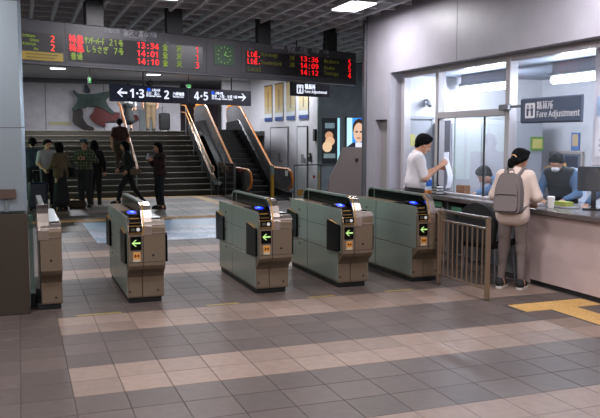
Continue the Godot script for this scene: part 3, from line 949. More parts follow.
	struct("trim_3", block(5.36, 5.46, 0, 4.3, 11.3, 11.42, 0.02), mat("pilaster", Color(0.38, 0.38, 0.40), 0.35, 0.6))
	# ticket office room
	var office := grained("office_wall", Color(0.74, 0.73, 0.74), 0.6, 0.0, 0.05, 0.02, 0.5)
	struct("wall_office_end", block(5.72, 12.2, 0, 4.3, 11.3, 11.45), office)
	struct("wall_office_side", block(8.9, 9.05, 0, 2.8, 3.3, 11.3), office)
	struct("wall_office_near", block(5.6, 9.05, 0, 2.8, 3.2, 3.4), office)
	struct("ceiling_office", block(5.72, 9.05, 2.7, 2.95, 3.2, 11.3), mat("office_ceiling", Color(0.50, 0.52, 0.57), 0.6))


func tile_material(kind: int, v: int) -> StandardMaterial3D:
	var base: Color = [Color(0.325, 0.285, 0.266), Color(0.495, 0.424, 0.38)][kind]
	var k: float = [0.94, 1.0, 1.05][v]
	var m := grained("tile_%d_%d" % [kind, v], Color(base.r * k, base.g * k, base.b * k), 0.44, 0.0, 0.11, 0.03, 1.3)
	m.metallic_specular = 0.34
	return m


func build_floor() -> void:
	var floor_slab := struct("floor", block(-5.2, 12.2, -0.2, -0.004, -6.2, 26.7), mat("grout", Color(0.235, 0.2, 0.19), 0.8))
	var one := box(Vector3(TILE_X - 0.005, 0.012, TILE_D - 0.005), 0.0015)
	var rest := begin()
	var rest_b := begin()
	var slots := []
	for j in range(-33, 52):
		for k in range(-15, 17):
			var x := -0.045 + TILE_X * (k + 0.5)
			var d := 4.867 + TILE_D * (j + 0.5)
			if x > 5.38 or d > 11.5 and x < -1.5:
				continue
			if d > 5.83 and d < 6.16 and x > 4.45 or x > 4.7 and x < 5.1 and d < 5.9:
				continue
			var in_view := d > 3.75 and x > -0.03 * d - 0.3 and x < 0.91 * d + 0.3
			slots.append([d if in_view else d + 100.0, x, d, j, k])
	slots.sort_custom(func(a, b): return a[0] < b[0] or a[0] == b[0] and a[1] < b[1])
	for i in slots.size():
		var s: Array = slots[i]
		var j: int = s[3]
		var light := false
		if s[4] >= 1:
			light = posmod(j, 5) < 2 if j < 9 else posmod(j - 13, 5) < 2 and j >= 13
		var kind := 1 if light else 0
		if i < 290 and s[0] < 50.0:
			part("tile", one, tile_material(kind, rng.randi() % 3), floor_slab, W(s[1], -0.006, s[2]))
		else:
			bx(rest_b if light else rest, W(s[1], -0.006, s[2]), Vector3(TILE_X - 0.005, 0.012, TILE_D - 0.005))
	for pair in [[rest, 0], [rest_b, 1]]:
		var o := part("tile_field", (pair[0] as SurfaceTool).commit(), tile_material(pair[1], 1), floor_slab)
		o.set_meta("kind", "stuff")
	# larger slabs of the passage on the right, beyond the gates
	for i in 14:
		for jj in 19:
			pass
	var side := begin()
	for i in 21:
		for jj in 30:
			var x := 5.4 + 0.32 * i
			var d := 11.6 + 0.323 * jj
			if d < 20.0 or x < 7.7:
				bx(side, W(x + 0.16, -0.006, d), Vector3(0.315, 0.012, 0.318))
	var so := part("tile_field", side.commit(), tile_material(0, 1), floor_slab)
	so.set_meta("kind", "stuff")
	# yellow tactile paving by the counter: a short bar with a branch towards the entrance
	var yel := grained("tactile_yellow", Color(0.76, 0.60, 0.35), 0.55, 0.0, 0.15, 0.05, 2.0)
	var tac := begin()
	bx(tac, Vector3(0, -0.006, 0), Vector3(0.296, 0.014, 0.296), 0.002)
	for i in 4:
		bx(tac, Vector3(-0.11 + i * 0.0733, 0.002, 0), Vector3(0.022, 0.006, 0.27), 0.002)
	var tacm := tac.commit()
	var dots := begin()
	bx(dots, Vector3(0, -0.006, 0), Vector3(0.296, 0.014, 0.296), 0.002)
	for i in 5:
		for jj in 5:
			bx(dots, Vector3(-0.116 + i * 0.058, 0.002, -0.116 + jj * 0.058), Vector3(0.022, 0.006, 0.022), 0.003)
	var dotm := dots.commit()
	for xx: float in [4.65, 4.95, 5.25]:
		part("tactile_tile", dotm if xx > 4.9 and xx < 5.0 else tacm, yel, floor_slab, W(xx, 0, 5.99), Vector3(0, 0.0 if xx > 4.9 and xx < 5.0 else PI / 2, 0))
	for i in 9:
		part("tactile_tile", tacm, yel, floor_slab, W(4.94, 0, 5.69 - i * 0.3))
	# tactile strips in the stair hall
	for i in 24:
		part("tactile_tile", dotm, yel, floor_slab, W(-1.4 + i * 0.3, 0.003, 21.15))
	for i in 9:
		part("tactile_tile", tacm, yel, floor_slab, W(4.75, 0.003, 20.85 - i * 0.3))
	for i in 20:
		part("tactile_tile", tacm, yel, floor_slab, W(-1.3 + i * 0.3, 0.003, 15.55), Vector3(0, PI / 2, 0))
	# thin yellow tape in front of each passage
	for seg in [[0.45, 0.86], [1.69, 2.02], [2.76, 3.06], [3.66, 3.99]]:
		part("marking_tape", block(seg[0], seg[1], -0.002, 0.0015, 7.14, 7.19), mat("tape", Color(0.52, 0.44, 0.22), 0.5), floor_slab)
	# printed map on the floor beyond the gates
	var im := Image.create(256, 256, false, Image.FORMAT_RGB8)
	var n := FastNoiseLite.new()
	n.seed = 11
	n.frequency = 0.012
	for y in 256:
		for x in 256:
			var v := n.get_noise_2d(x, y * 1.4)
			var t := n.get_noise_2d(x * 5.0 + 300, y * 5.0)
			var c := Color(0.50, 0.63, 0.74)
			if y > 90: c = Color(0.52, 0.60, 0.66).lerp(Color(0.72, 0.74, 0.78), clampf((v + 0.2) * 2.5, 0, 1))
			if y > 110 and absf(t) < 0.06: c = Color(0.30, 0.38, 0.62)
			if y > 80 and y < 130 and absf(v - 0.1) < 0.02: c = Color(0.62, 0.42, 0.42)
			im.set_pixel(x, y, c)
	var pm := PlaneMesh.new()
	pm.size = Vector2(2.95, 3.0)
	part("floor_map", pm, picture("map_print", im, 0.0, 0.4), floor_slab, W(2.58, 0.002, 13.6))


# ---------------------------------------------------------------- ticket gates
func build_gate(label: String, x: float, narrow := false, front_pad := true) -> void:
	var t := thing("ticket_gate", label, "ticket gate", W(x, 0, 7.5), 0.0, "ticket gates in a row")
	var steel := grained("gate_steel", Color(0.50, 0.44, 0.37), 0.34, 0.6, 0.12, 0.09, 2.0, Vector3(0.3, 6, 0.3))
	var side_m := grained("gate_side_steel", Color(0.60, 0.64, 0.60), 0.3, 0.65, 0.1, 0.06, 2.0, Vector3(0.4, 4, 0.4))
	var bright := mat("gate_trim", Color(0.75, 0.70, 0.66), 0.26, 1.0)
	var black := mat("gate_black", Color(0.018, 0.018, 0.02), 0.32)
	black.metallic_specular = 0.25
	var seam := mat("gate_seam", Color(0.06, 0.055, 0.05), 0.7)
	var gold := mat("gate_gold", Color(0.62, 0.47, 0.22), 0.35, 0.6)
	var dark_glass := mat("hood_dark", Color(0.012, 0.013, 0.015), 0.12)
	dark_glass.metallic_specular = 0.22
	var xs := -0.035
	var xl := -0.18 if not narrow else xs - 0.05
	var xr := 0.18 if not narrow else 0.16
	part("plinth", box(Vector3(xr - xl - 0.03, 0.06, 1.5), 0.004, Vector3((xl + xr) / 2, 0.03, -0.79)), mat("gate_plinth", Color(0.03, 0.03, 0.033), 0.6), t)
	# the column without tickets: plain rounded top
	var lowp := PackedVector2Array([Vector2(-1.55, 0.06), Vector2(0, 0.06), Vector2(0, 0.27)])
	var prof_r := lowp.duplicate()
	prof_r.append_array(PackedVector2Array([Vector2(0.03, 0.31), Vector2(0.10, 0.365), Vector2(0.12, 0.40), Vector2(0.12, 0.775), Vector2(0.112, 0.81), Vector2(0.09, 0.835), Vector2(0.055, 0.845), Vector2(-1.5, 0.845), Vector2(-1.55, 0.80)]))
	part("plain_cabinet", along_x(prof_r, xs + 0.002, xr), steel, t)
	part("deck", box(Vector3(xr - xs - 0.02, 0.012, 1.4), 0.003, Vector3((xs + xr) / 2 + 0.005, 0.85, -0.72)), mat("gate_deck", Color(0.10, 0.10, 0.105), 0.3, 0.4), t)
	var lip := along_x(PackedVector2Array([Vector2(0.058, 0.85), Vector2(0.058, 0.838), Vector2(0.123, 0.80), Vector2(0.13, 0.80), Vector2(0.128, 0.815), Vector2(0.1, 0.845)]), xs + 0.01, xr)
	part("rounded_lip", lip, bright, t)
	part("panel_edge", box(Vector3(xr - xs, 0.012, 0.012), 0.003, Vector3((xs + xr) / 2, 0.72, 0.122)), bright, t)
	part("keyhole", pipe([Vector3(0.06, 0.5, 0.118), Vector3(0.06, 0.5, 0.125)], 0.012, 10), seam, t)
	# hood: a low fence of dark glass in a steel frame
	var hx0 := -0.03
	var hx1 := 0.02
	var outer := PackedVector2Array([Vector2(-1.5, 0.85), Vector2(-1.5, 0.95), Vector2(-1.46, 1.0), Vector2(-1.4, 1.015), Vector2(-0.08, 1.015), Vector2(0.0, 0.995), Vector2(0.06, 0.94), Vector2(0.09, 0.86), Vector2(0.1, 0.80)])
	var inner := PackedVector2Array([Vector2(0.08, 0.80), Vector2(0.07, 0.855), Vector2(0.042, 0.932), Vector2(-0.01, 0.978), Vector2(-0.08, 0.997), Vector2(-1.395, 0.997), Vector2(-1.445, 0.985), Vector2(-1.475, 0.945), Vector2(-1.475, 0.85)])
	var ring := outer.duplicate()
	ring.append_array(inner)
	var frame_m := mat("hood_frame", Color(0.52, 0.54, 0.52), 0.28, 0.8)
	part("hood_frame", along_x(ring, hx0, hx1), frame_m, t)
	part("hood_post", box(Vector3(0.052, 0.13, 0.018), 0.003, Vector3(-0.005, 0.93, -1.3)), frame_m, t)
	inner.append(Vector2(-1.4, 0.85))
	part("hood_glass", along_x(PackedVector2Array([Vector2(0.07, 0.80), Vector2(0.06, 0.85), Vector2(0.035, 0.925), Vector2(-0.012, 0.972), Vector2(-0.08, 0.992), Vector2(-1.40, 0.992), Vector2(-1.47, 0.94), Vector2(-1.47, 0.80)]), -0.026, 0.016), dark_glass, t)
	var cap_poly := PackedVector2Array([Vector2(-0.1, 1.018), Vector2(-0.04, 1.016), Vector2(0.02, 0.99), Vector2(0.065, 0.945), Vector2(0.1, 0.87), Vector2(0.126, 0.79), Vector2(0.126, 0.70), Vector2(0.115, 0.70), Vector2(0.115, 0.79), Vector2(0.09, 0.86), Vector2(0.055, 0.93), Vector2(0.01, 0.975), Vector2(-0.045, 1.003), Vector2(-0.1, 1.005)])
	part("hood_cap", along_x(cap_poly, -0.05, 0.05), bright, t)
	var strip := PackedVector2Array()
	for q in cap_poly:
		strip.append(q + Vector2(0.0025, 0.003))
	if not narrow:
		part("yellow_strip", along_x(strip, -0.036, -0.024), gold, t)
	mesh_store["ring"] = mesh_store.get("ring", ellipsoid(Vector3(0.025, 0.006, 0.035), Vector3.ZERO, 12))
	if narrow:
		part("front_door", box(Vector3(xr - xs - 0.012, 0.19, 0.006), 0.002, Vector3((xs + xr) / 2, 0.165, 0.003)), steel, t)
		part("lock", pipe([Vector3(0.1, 0.12, 0.004), Vector3(0.1, 0.12, 0.01)], 0.011, 10), seam, t)
		return
	# the ticket column
	var prof_l := lowp.duplicate()
	prof_l.append_array(PackedVector2Array([Vector2(0.03, 0.31), Vector2(0.10, 0.365), Vector2(0.12, 0.40), Vector2(0.12, 0.72), Vector2(0.125, 0.75), Vector2(0.10, 0.80), Vector2(0.02, 0.885), Vector2(-1.5, 0.885), Vector2(-1.55, 0.85)]))
	part("ticket_cabinet", along_x(prof_l, xl, xs - 0.002), steel, t)
	part("reader_top", box(Vector3(0.135, 0.01, 0.5), 0.003, Vector3(-0.105, 0.888, -0.25)), black, t)
	var reader := part("card_reader", along_x(PackedVector2Array([Vector2(-0.22, 0.89), Vector2(-0.01, 0.89), Vector2(-0.01, 0.897), Vector2(-0.20, 0.925), Vector2(-0.22, 0.92)]), -0.165, -0.055), black, t)
	var oval := ellipsoid(Vector3(0.045, 0.006, 0.06), Vector3.ZERO, 16)
	part("blue_light", oval, glow("reader_blue", Color(0.02, 0.09, 1.0), 2.2), reader, Vector3(-0.11, 0.912, -0.11), Vector3(0.145, 0, 0))
	part("blue_ring", mesh_store["ring"], glow("reader_pale", Color(0.18, 0.45, 1.0), 2.2), reader, Vector3(-0.11, 0.9145, -0.11), Vector3(0.145, 0, 0))
	# ticket slot on the slope
	var slope := Basis(Vector3.RIGHT, -0.75)
	var slot := part("ticket_slot", box(Vector3(0.125, 0.112, 0.014), 0.004), black, t)
	slot.transform = Transform3D(slope, Vector3(-0.108, 0.845, 0.064))
	part("slot_rim", box(Vector3(0.095, 0.012, 0.012), 0.003, Vector3(0, 0.018, 0.006)), gold, slot)
	part("slot_rim", box(Vector3(0.095, 0.006, 0.01), 0.002, Vector3(0, -0.036, 0.006)), gold, slot)
	var lower := part("slot_panel", box(Vector3(0.125, 0.085, 0.012), 0.004, Vector3(-0.108, 0.762, 0.122)), black, t)
	for rim in [[0.797, 0.115], [0.728, 0.115]]:
		part("slot_rim", box(Vector3(rim[1], 0.006, 0.004), 0.001, Vector3(-0.108, rim[0], 0.129)), gold, lower)
	part("round_label", pipe([Vector3(-0.083, 0.762, 0.126), Vector3(-0.083, 0.762, 0.131)], 0.018, 12), mat("label_white", Color(0.8, 0.8, 0.78), 0.6), lower)
	part("small_window", box(Vector3(0.04, 0.03, 0.004), 0.0, Vector3(-0.132, 0.762, 0.129)), mat("slot_grey", Color(0.24, 0.23, 0.2), 0.3), lower)
	part("slot_guide", box(Vector3(0.01, 0.09, 0.02), 0.003, Vector3(-0.058, 0, 0.004)), bright, slot)
	# front: display, notice, seam, doors
	var disp := part("display", box(Vector3(0.108, 0.135, 0.012), 0.004, Vector3(-0.106, 0.625, 0.122)), black, t)
	part("green_arrow", arrow(0.043, 0.0), glow("arrow_green", Color(0.62, 0.78, 0.46), 0.75), disp, Vector3(-0.106, 0.628, 0.129))
	var note := part("notice_sticker", box(Vector3(0.072, 0.095, 0.003), 0.0, Vector3(-0.1, 0.49, 0.121)), mat("sticker_white", Color(0.66, 0.60, 0.48), 0.6), t)
	part("yellow_field", box(Vector3(0.066, 0.06, 0.002), 0.0, Vector3(-0.1, 0.502, 0.1235)), mat("sticker_yellow", Color(0.75, 0.47, 0.1), 0.6), note)
	for s: float in [-1.0, 1.0]:
		part("black_mark", prism(PackedVector2Array([Vector2(0, 0.0), Vector2(s * 0.022, 0.018), Vector2(s * 0.022, -0.018)]), 0.0, 0.002), seam, note, Vector3(-0.1, 0.502, 0.1245))
	part("column_seam", box(Vector3(0.006, 0.36, 0.003), 0.0, Vector3(xs, 0.56, 0.1205)), seam, t)
	part("panel_seam", box(Vector3(xr - xl, 0.004, 0.003), 0.0, Vector3(0, 0.435, 0.1205)), seam, t)
	for s: float in [-1.0, 1.0]:
		var c := (xl + xs) / 2 if s < 0 else (xs + xr) / 2
		var w := (xs - xl if s < 0 else xr - xs) - 0.01
		var door := part("front_door", box(Vector3(w, 0.195, 0.006), 0.002, Vector3(c, 0.168, 0.003)), steel, t)
		part("lock", pipe([Vector3(c + s * 0.05, 0.125, 0.005), Vector3(c + s * 0.05, 0.125, 0.011)], 0.011, 10), seam, door)
	# side panels with latches, both sides, and the flaps that fold out of them
	for s: float in [-1.0, 1.0]:
		var px := xl - 0.003 if s < 0 else xr + 0.003
		var top := 0.885 if s < 0 else 0.80
		for seg in [[-1.53, -0.93], [-0.92, 0.0]]:
			var zc: float = (seg[0] + seg[1]) / 2
			var zl: float = seg[1] - seg[0] - 0.006
			part("side_panel", box(Vector3(0.008, 0.32, zl), 0.002, Vector3(px, 0.24, zc)), side_m, t)
			part("side_panel", box(Vector3(0.008, top - 0.41, zl + (0.09 if seg[1] == 0.0 else 0.0)), 0.002, Vector3(px, (top + 0.41) / 2, zc + (0.045 if seg[1] == 0.0 else 0.0))), side_m, t)
		part("side_seam", box(Vector3(0.004, 0.003, 1.5), 0.0, Vector3(px + s * 0.0035, 0.66, -0.75)), seam, t)
		for zy in [[-1.2, 0.77], [-1.2, 0.56], [-1.2, 0.35]]:
			part("latch", box(Vector3(0.006, 0.02, 0.035), 0.002, Vector3(px + s * 0.005, zy[1], zy[0])), seam, t)
		for z: float in [-0.02, -1.36]:
			if z > -0.5 and s < 0.0 and not front_pad:
				continue
			var flap := part("flap", along_x(rounded(PackedVector2Array([Vector2(z - 0.24, 0.40), Vector2(z + 0.1, 0.42), Vector2(z + 0.1, 0.71), Vector2(z - 0.24, 0.75)]), 0.025), px - 0.012 + s * 0.016, px + 0.012 + s * 0.016), black, t)
			part("flap_edge", box(Vector3(0.02, 0.005, 0.24), 0.002), gold, flap, Vector3(px + s * 0.016, 0.732, z - 0.08), Vector3(0.14, 0, 0))


func build_gates() -> void:
	build_gate("narrow end gate beside the left pillar, showing only a plain brown steel front", 0.185, true)
	build_gate("ticket gate standing alone before the floor map, next to the narrow end gate", 1.145)
	build_gate("ticket gate in the middle of the picture below the clock", 2.485)
	build_gate("ticket gate second nearest to the railing and counter", 3.43)
	build_gate("ticket gate nearest to the railing and the fare counter", 4.35, false, false)
	# left pillar: metal upper part on a stone base
	var p := thing("pillar", "grey blue metal pillar on a brown stone base at the left edge", "pillar", W(-0.45, 0, 7.95))
	part("stone_base", box(Vector3(0.98, 0.95, 1.1), 0.006, Vector3(0.008, 0.475, 0)), grained("granite", Color(0.25, 0.21, 0.165), 0.35, 0.0, 0.45, 0.09, 3.0), p)
	part("metal_shaft", box(Vector3(1.0, 3.35, 1.06), 0.03, Vector3(0, 2.625, 0)), mat("shaft_metal", Color(0.52, 0.56, 0.58), 0.3, 0.55), p)
	for y: float in [1.75, 2.9]:
		part("joint", box(Vector3(1.004, 0.008, 1.064), 0.0, Vector3(0, y, 0)), mat("joint_grey", Color(0.3, 0.3, 0.31), 0.7), p)
	var plate := part("notice_plate", box(Vector3(0.17, 0.09, 0.03), 0.004, Vector3(0.32, 1.14, 0.555)), mat("plate_brown", Color(0.25, 0.18, 0.15), 0.5), p)
	part("plate_bracket", box(Vector3(0.035, 0.12, 0.02), 0.003, Vector3(0.32, 1.03, 0.54)), mat("plate_bracket", Color(0.42, 0.45, 0.46), 0.4, 0.6), plate)
	var gl := thing("glass_screen", "low green tinted glass screen between the pillar and the end gate", "glass screen", W(0.077, 0, 7.72))
	part("pane", box(Vector3(0.042, 0.78, 0.012), 0.002, Vector3(0, 0.52, 0)), glass("screen_green", Color(0.55, 0.75, 0.68), 0.55), gl)
	part("foot", box(Vector3(0.042, 0.13, 0.03), 0.004, Vector3(0, 0.065, 0)), mat("gate_plinth", Color(0.03, 0.03, 0.033), 0.6), gl)
	# railing from the last gate towards the entrance
	var r := thing("railing", "bronze steel railing with upright bars between last gate and counter", "railing", W(4.43, 0, 6.4))
	var bronze := mat("bronze", Color(0.52, 0.45, 0.38), 0.34, 0.6)
	part("end_post", box(Vector3(0.055, 0.84, 0.04), 0.01, Vector3(0, 0.42, 0)), bronze, r)
	part("top_rail", box(Vector3(0.05, 0.03, 0.98), 0.008, Vector3(0, 0.842, -0.47)), mat("rail_top", Color(0.62, 0.58, 0.54), 0.22, 0.9), r)
	part("second_rail", box(Vector3(0.025, 0.02, 0.94), 0.004, Vector3(0, 0.735, -0.47)), bronze, r)
	part("bottom_rail", box(Vector3(0.025, 0.02, 0.94), 0.004, Vector3(0, 0.115, -0.47)), bronze, r)
	for i in 9:
		part("bar", box(Vector3(0.016, 0.61, 0.016), 0.004, Vector3(0, 0.425, -0.095 - i * 0.094)), bronze, r)
	part("far_post", box(Vector3(0.05, 0.84, 0.04), 0.01, Vector3(0, 0.42, -0.94)), bronze, r)


# ---------------------------------------------------------------- fare counter and ticket office
func build_counter() -> void:
	var stone := grained("counter_stone", Color(0.45, 0.41, 0.40), 0.25, 0.0, 0.45, 0.07, 2.5)
	var white := grained("counter_panel", Color(0.72, 0.64, 0.62), 0.32, 0.0, 0.04, 0.02, 0.6)
	var c := thing("counter", "white fronted fare counter with grey stone top along the office windows", "counter")
	part("stone_top", block(5.36, 5.98, 0.81, 0.87, 3.45, 10.4, 0.008), stone, c)
	part("front_panel", block(5.43, 5.5, 0.05, 0.81, 3.45, 7.02, 0.002), white, c)
	part("kick_strip", block(5.45, 5.5, 0, 0.05, 3.45, 7.02), mat("kick", Color(0.1, 0.09, 0.09), 0.6), c)
	part("end_panel", block(5.43, 5.8, 0.0, 0.81, 7.02, 7.1, 0.002), white, c)
	part("recess_back", block(5.78, 5.82, 0.0, 0.81, 7.1, 10.4), mat("recess_back", Color(0.40, 0.40, 0.41), 0.5), c)
	part("grey_panel", block(5.44, 5.48, 0.05, 0.68, 7.12, 7.62, 0.002), mat("recess_panel", Color(0.36, 0.36, 0.36), 0.5), c)
	for d: float in [7.7, 8.3, 8.9, 9.5, 10.1]:
		part("bracket", block(5.5, 5.78, 0.05, 0.81, d, d + 0.03, 0.002), mat("recess_panel", Color(0.36, 0.36, 0.36), 0.5), c)
	for a in [[9.05, 0.70], [8.55, 0.66]]:
		part("green_label", block(5.485, 5.5, a[1], a[1] + 0.07, a[0], a[0] + 0.24, 0.0), mat("green_label", Color(0.35, 0.58, 0.45), 0.5), c)
	# window frames over the counter
	var alu := mat("window_frame", Color(0.66, 0.64, 0.65), 0.35, 0.3)
	var dark_gasket := mat("gasket", Color(0.05, 0.05, 0.06), 0.6)
	var pane := glass("office_glass", Color(0.8, 0.86, 0.92), 0.02)
	var w := struct("window_1", block(5.58, 5.68, 2.58, 2.66, 3.45, 10.4, 0.004), alu)
	for q in [[10.38, 0.09], [9.37, 0.08], [7.72, 0.09], [3.5, 0.08]]:
		part("mullion", block(5.57, 5.69, 0.87, 2.66, q[0] - q[1] / 2, q[0] + q[1] / 2, 0.006), alu, w)
	part("gasket", block(5.568, 5.58, 0.87, 1.93, 9.30, 9.325), dark_gasket, w)
	part("transom", block(5.57, 5.69, 1.93, 2.02, 7.77, 9.33, 0.006), alu, w)
	part("sill_rail", block(5.58, 5.68, 0.87, 0.90, 7.1, 10.4, 0.004), alu, w)
	part("pane", block(5.625, 5.633, 0.9, 2.58, 9.41, 10.34), pane, w)
	part("pane", block(5.625, 5.633, 2.02, 2.58, 7.77, 9.33), pane, w)
	part("sliding_pane", block(5.612, 5.62, 0.9, 1.93, 7.77, 8.25), pane, w)
	part("sliding_pane", block(5.64, 5.648, 0.9, 1.93, 8.22, 9.0), pane, w)
	part("pane_edge", block(5.608, 5.624, 0.9, 1.93, 8.235, 8.26), dark_gasket, w)
	part("pane_edge", block(5.638, 5.65, 0.9, 1.93, 8.98, 9.0), mat("pane_edge_pale", Color(0.55, 0.62, 0.6), 0.3), w)
	part("pane", block(5.625, 5.633, 1.0, 2.58, 3.55, 7.67), pane, w)
	var bolt := part("bracket_clamp", block(5.5, 5.57, 1.99, 2.06, 7.62, 7.8, 0.01), mat("grey_metal", Color(0.5, 0.5, 0.52), 0.4, 0.8), w)
	bolt.set_meta("label", "grey clamp holding the fare sign")
	# fare adjustment sign beside the window
	var s := thing("fare_sign", "slate blue fare adjustment sign mounted in front of the office window", "sign", W(5.47, 1.965, 6.80), -PI / 2)
	part("board", box(Vector3(0.98, 0.265, 0.05), 0.006), mat("sign_slate", Color(0.235, 0.275, 0.35), 0.4), s)
	part("frame", box(Vector3(1.0, 0.285, 0.03), 0.006, Vector3(0, 0, -0.012)), mat("sign_frame", Color(0.34, 0.38, 0.45), 0.4), s)
	var ink := mat("sign_ink", Color(0.78, 0.78, 0.8), 0.6)
	pictogram(s, -0.31, 0.0, 0.17, 0.026, ink, mat("sign_slate", Color(0.235, 0.275, 0.35)))
	strokes(s, "精算所", -0.19, 0.01, 0.085, ink, 0.027, 1.1, 0.075)
	words(s, "Fare Adjustment", -0.2, -0.1, 0.068, ink, 0.025)
	part("arm", box(Vector3(0.3, 0.03, 0.03), 0.004, Vector3(-0.6, 0.06, -0.03)), mat("grey_metal", Color(0.5, 0.5, 0.52), 0.4, 0.8), s)
	# goods on the counter
	var cup := thing("paper_cup", "white paper cup with lid on the stone counter top", "cup", W(5.62, 0.87, 6.92))
	part("cup_body", lathe([Vector2(0.0, 0), Vector2(0.03, 0), Vector2(0.041, 0.11), Vector2(0.0, 0.11)]), mat("cup_white", Color(0.86, 0.84, 0.82), 0.6), cup)
	part("lid", lathe([Vector2(0.0, 0.11), Vector2(0.044, 0.11), Vector2(0.044, 0.12), Vector2(0.036, 0.13), Vector2(0.0, 0.128)]), mat("cup_lid", Color(0.88, 0.87, 0.87), 0.4), cup)
	var cardm := mat("cardboard", Color(0.48, 0.31, 0.16), 0.8)
	var cb := thing("cardboard_box", "small brown cardboard box in front of the bent over person", "box", W(5.8, 0.87, 9.0), 0.2)
	part("carton", box(Vector3(0.12, 0.13, 0.16), 0.003, Vector3(0, 0.065, 0)), cardm, cb)
	part("tape", box(Vector3(0.03, 0.002, 0.162), 0.0, Vector3(0, 0.131, 0)), mat("tape_brown", Color(0.55, 0.42, 0.26), 0.4), cb)
	var bk := thing("desk_rack", "black wire pen rack with white slips on the counter", "rack", W(5.5, 0.87, 9.15))
	var wire := mat("black_plastic", Color(0.035, 0.035, 0.04), 0.45)
	for y: float in [0.01, 0.05, 0.09]:
		part("wire", pipe([Vector3(-0.06, y, -0.09), Vector3(0.06, y, -0.09), Vector3(0.06, y, 0.09), Vector3(-0.06, y, 0.09), Vector3(-0.06, y, -0.09)], 0.007, 6), wire, bk)
	part("slip_stack", box(Vector3(0.08, 0.1, 0.06), 0.004, Vector3(0, 0.06, 0.03)), mat("paper", Color(0.88, 0.88, 0.9), 0.8), bk)
	part("stamp", pipe([Vector3(0.01, 0.0, -0.04), Vector3(0.02, 0.13, -0.05)], 0.016, 8), wire, bk)
	var mb := thing("milk_carton", "small blue and white carton with orange foot beside the paper reader", "carton", W(5.44, 0.87, 9.36), 0.3)
	part("carton_body", box(Vector3(0.085, 0.2, 0.085), 0.006, Vector3(0, 0.14, 0)), mat("carton_white", Color(0.75, 0.8, 0.85), 0.5), mb)
	part("blue_label", box(Vector3(0.088, 0.1, 0.088), 0.004, Vector3(0, 0.15, 0)), mat("carton_blue", Color(0.12, 0.34, 0.66), 0.5), mb)
	part("orange_foot", box(Vector3(0.087, 0.05, 0.087), 0.004, Vector3(0, 0.025, 0)), mat("carton_orange", Color(0.78, 0.45, 0.15), 0.5), mb)
	part("gable", prism(PackedVector2Array([Vector2(-0.0425, 0.24), Vector2(0.0425, 0.24), Vector2(0.006, 0.285), Vector2(-0.006, 0.285)]), -0.04, 0.04), mat("carton_white", Color(0.75, 0.8, 0.85), 0.5), mb)
	# black chair pulled up to the recess
	var ch := thing("chair", "black padded chair with curved back at the counter behind the railing", "chair", W(5.12, 0, 7.38), deg_to_rad(112))
	var pad := cloth("chair_black", Color(0.02, 0.02, 0.023))
	var shell := begin()
	var bk_p := PackedVector2Array()
	for i in 13:
		var a := PI * i / 12.0
		bk_p.append(Vector2(cos(a) * 0.25, 0.66 + sin(a) * 0.26))
	bk_p.append(Vector2(-0.22, 0.46))
	bk_p.append(Vector2(0.22, 0.46))
	extrude(shell, bk_p, -0.27, -0.2)
	part("backrest", shell.commit(), pad, ch)
	part("seat", box(Vector3(0.48, 0.09, 0.46), 0.035, Vector3(0, 0.44, 0)), pad, ch)
	for sx: float in [-1.0, 1.0]:
		part("armrest", pipe([Vector3(sx * 0.25, 0.44, -0.18), Vector3(sx * 0.26, 0.66, -0.14), Vector3(sx * 0.26, 0.66, 0.12), Vector3(sx * 0.25, 0.44, 0.16)], 0.016, 8), wire, ch)
		for sz: float in [-1.0, 1.0]:
			part("leg", pipe([Vector3(sx * 0.2, 0.42, sz * 0.18), Vector3(sx * 0.23, 0.0, sz * 0.21)], 0.016, 8, 0.012), mat("grey_metal", Color(0.5, 0.5, 0.52), 0.4, 0.8), ch)


func pictogram(parent: Node3D, x: float, y: float, size: float, z: float, ink: Material, ground: Material) -> void:
	var f := part("pictogram", prism(rect(-size / 2, -size / 2, size / 2, size / 2, size * 0.1), 0.0, 0.004), ink, parent, Vector3(x, y, z))
	# a clerk and a traveller on two sides of a counter
	for s: float in [-1.0, 1.0]:
		part("figure_head", prism(rect(s * size * 0.2 - size * 0.07, size * 0.2, s * size * 0.2 + size * 0.07, size * 0.36, size * 0.06), 0.004, 0.007), ground, f)
		part("figure_torso", prism(PackedVector2Array([Vector2(s * size * 0.32, -size * 0.36), Vector2(s * size * 0.34, size * 0.16), Vector2(s * size * 0.1, size * 0.14), Vector2(s * size * 0.02, -size * 0.02), Vector2(s * size * 0.14, 0), Vector2(s * size * 0.14, -size * 0.36)]), 0.004, 0.007), ground, f)


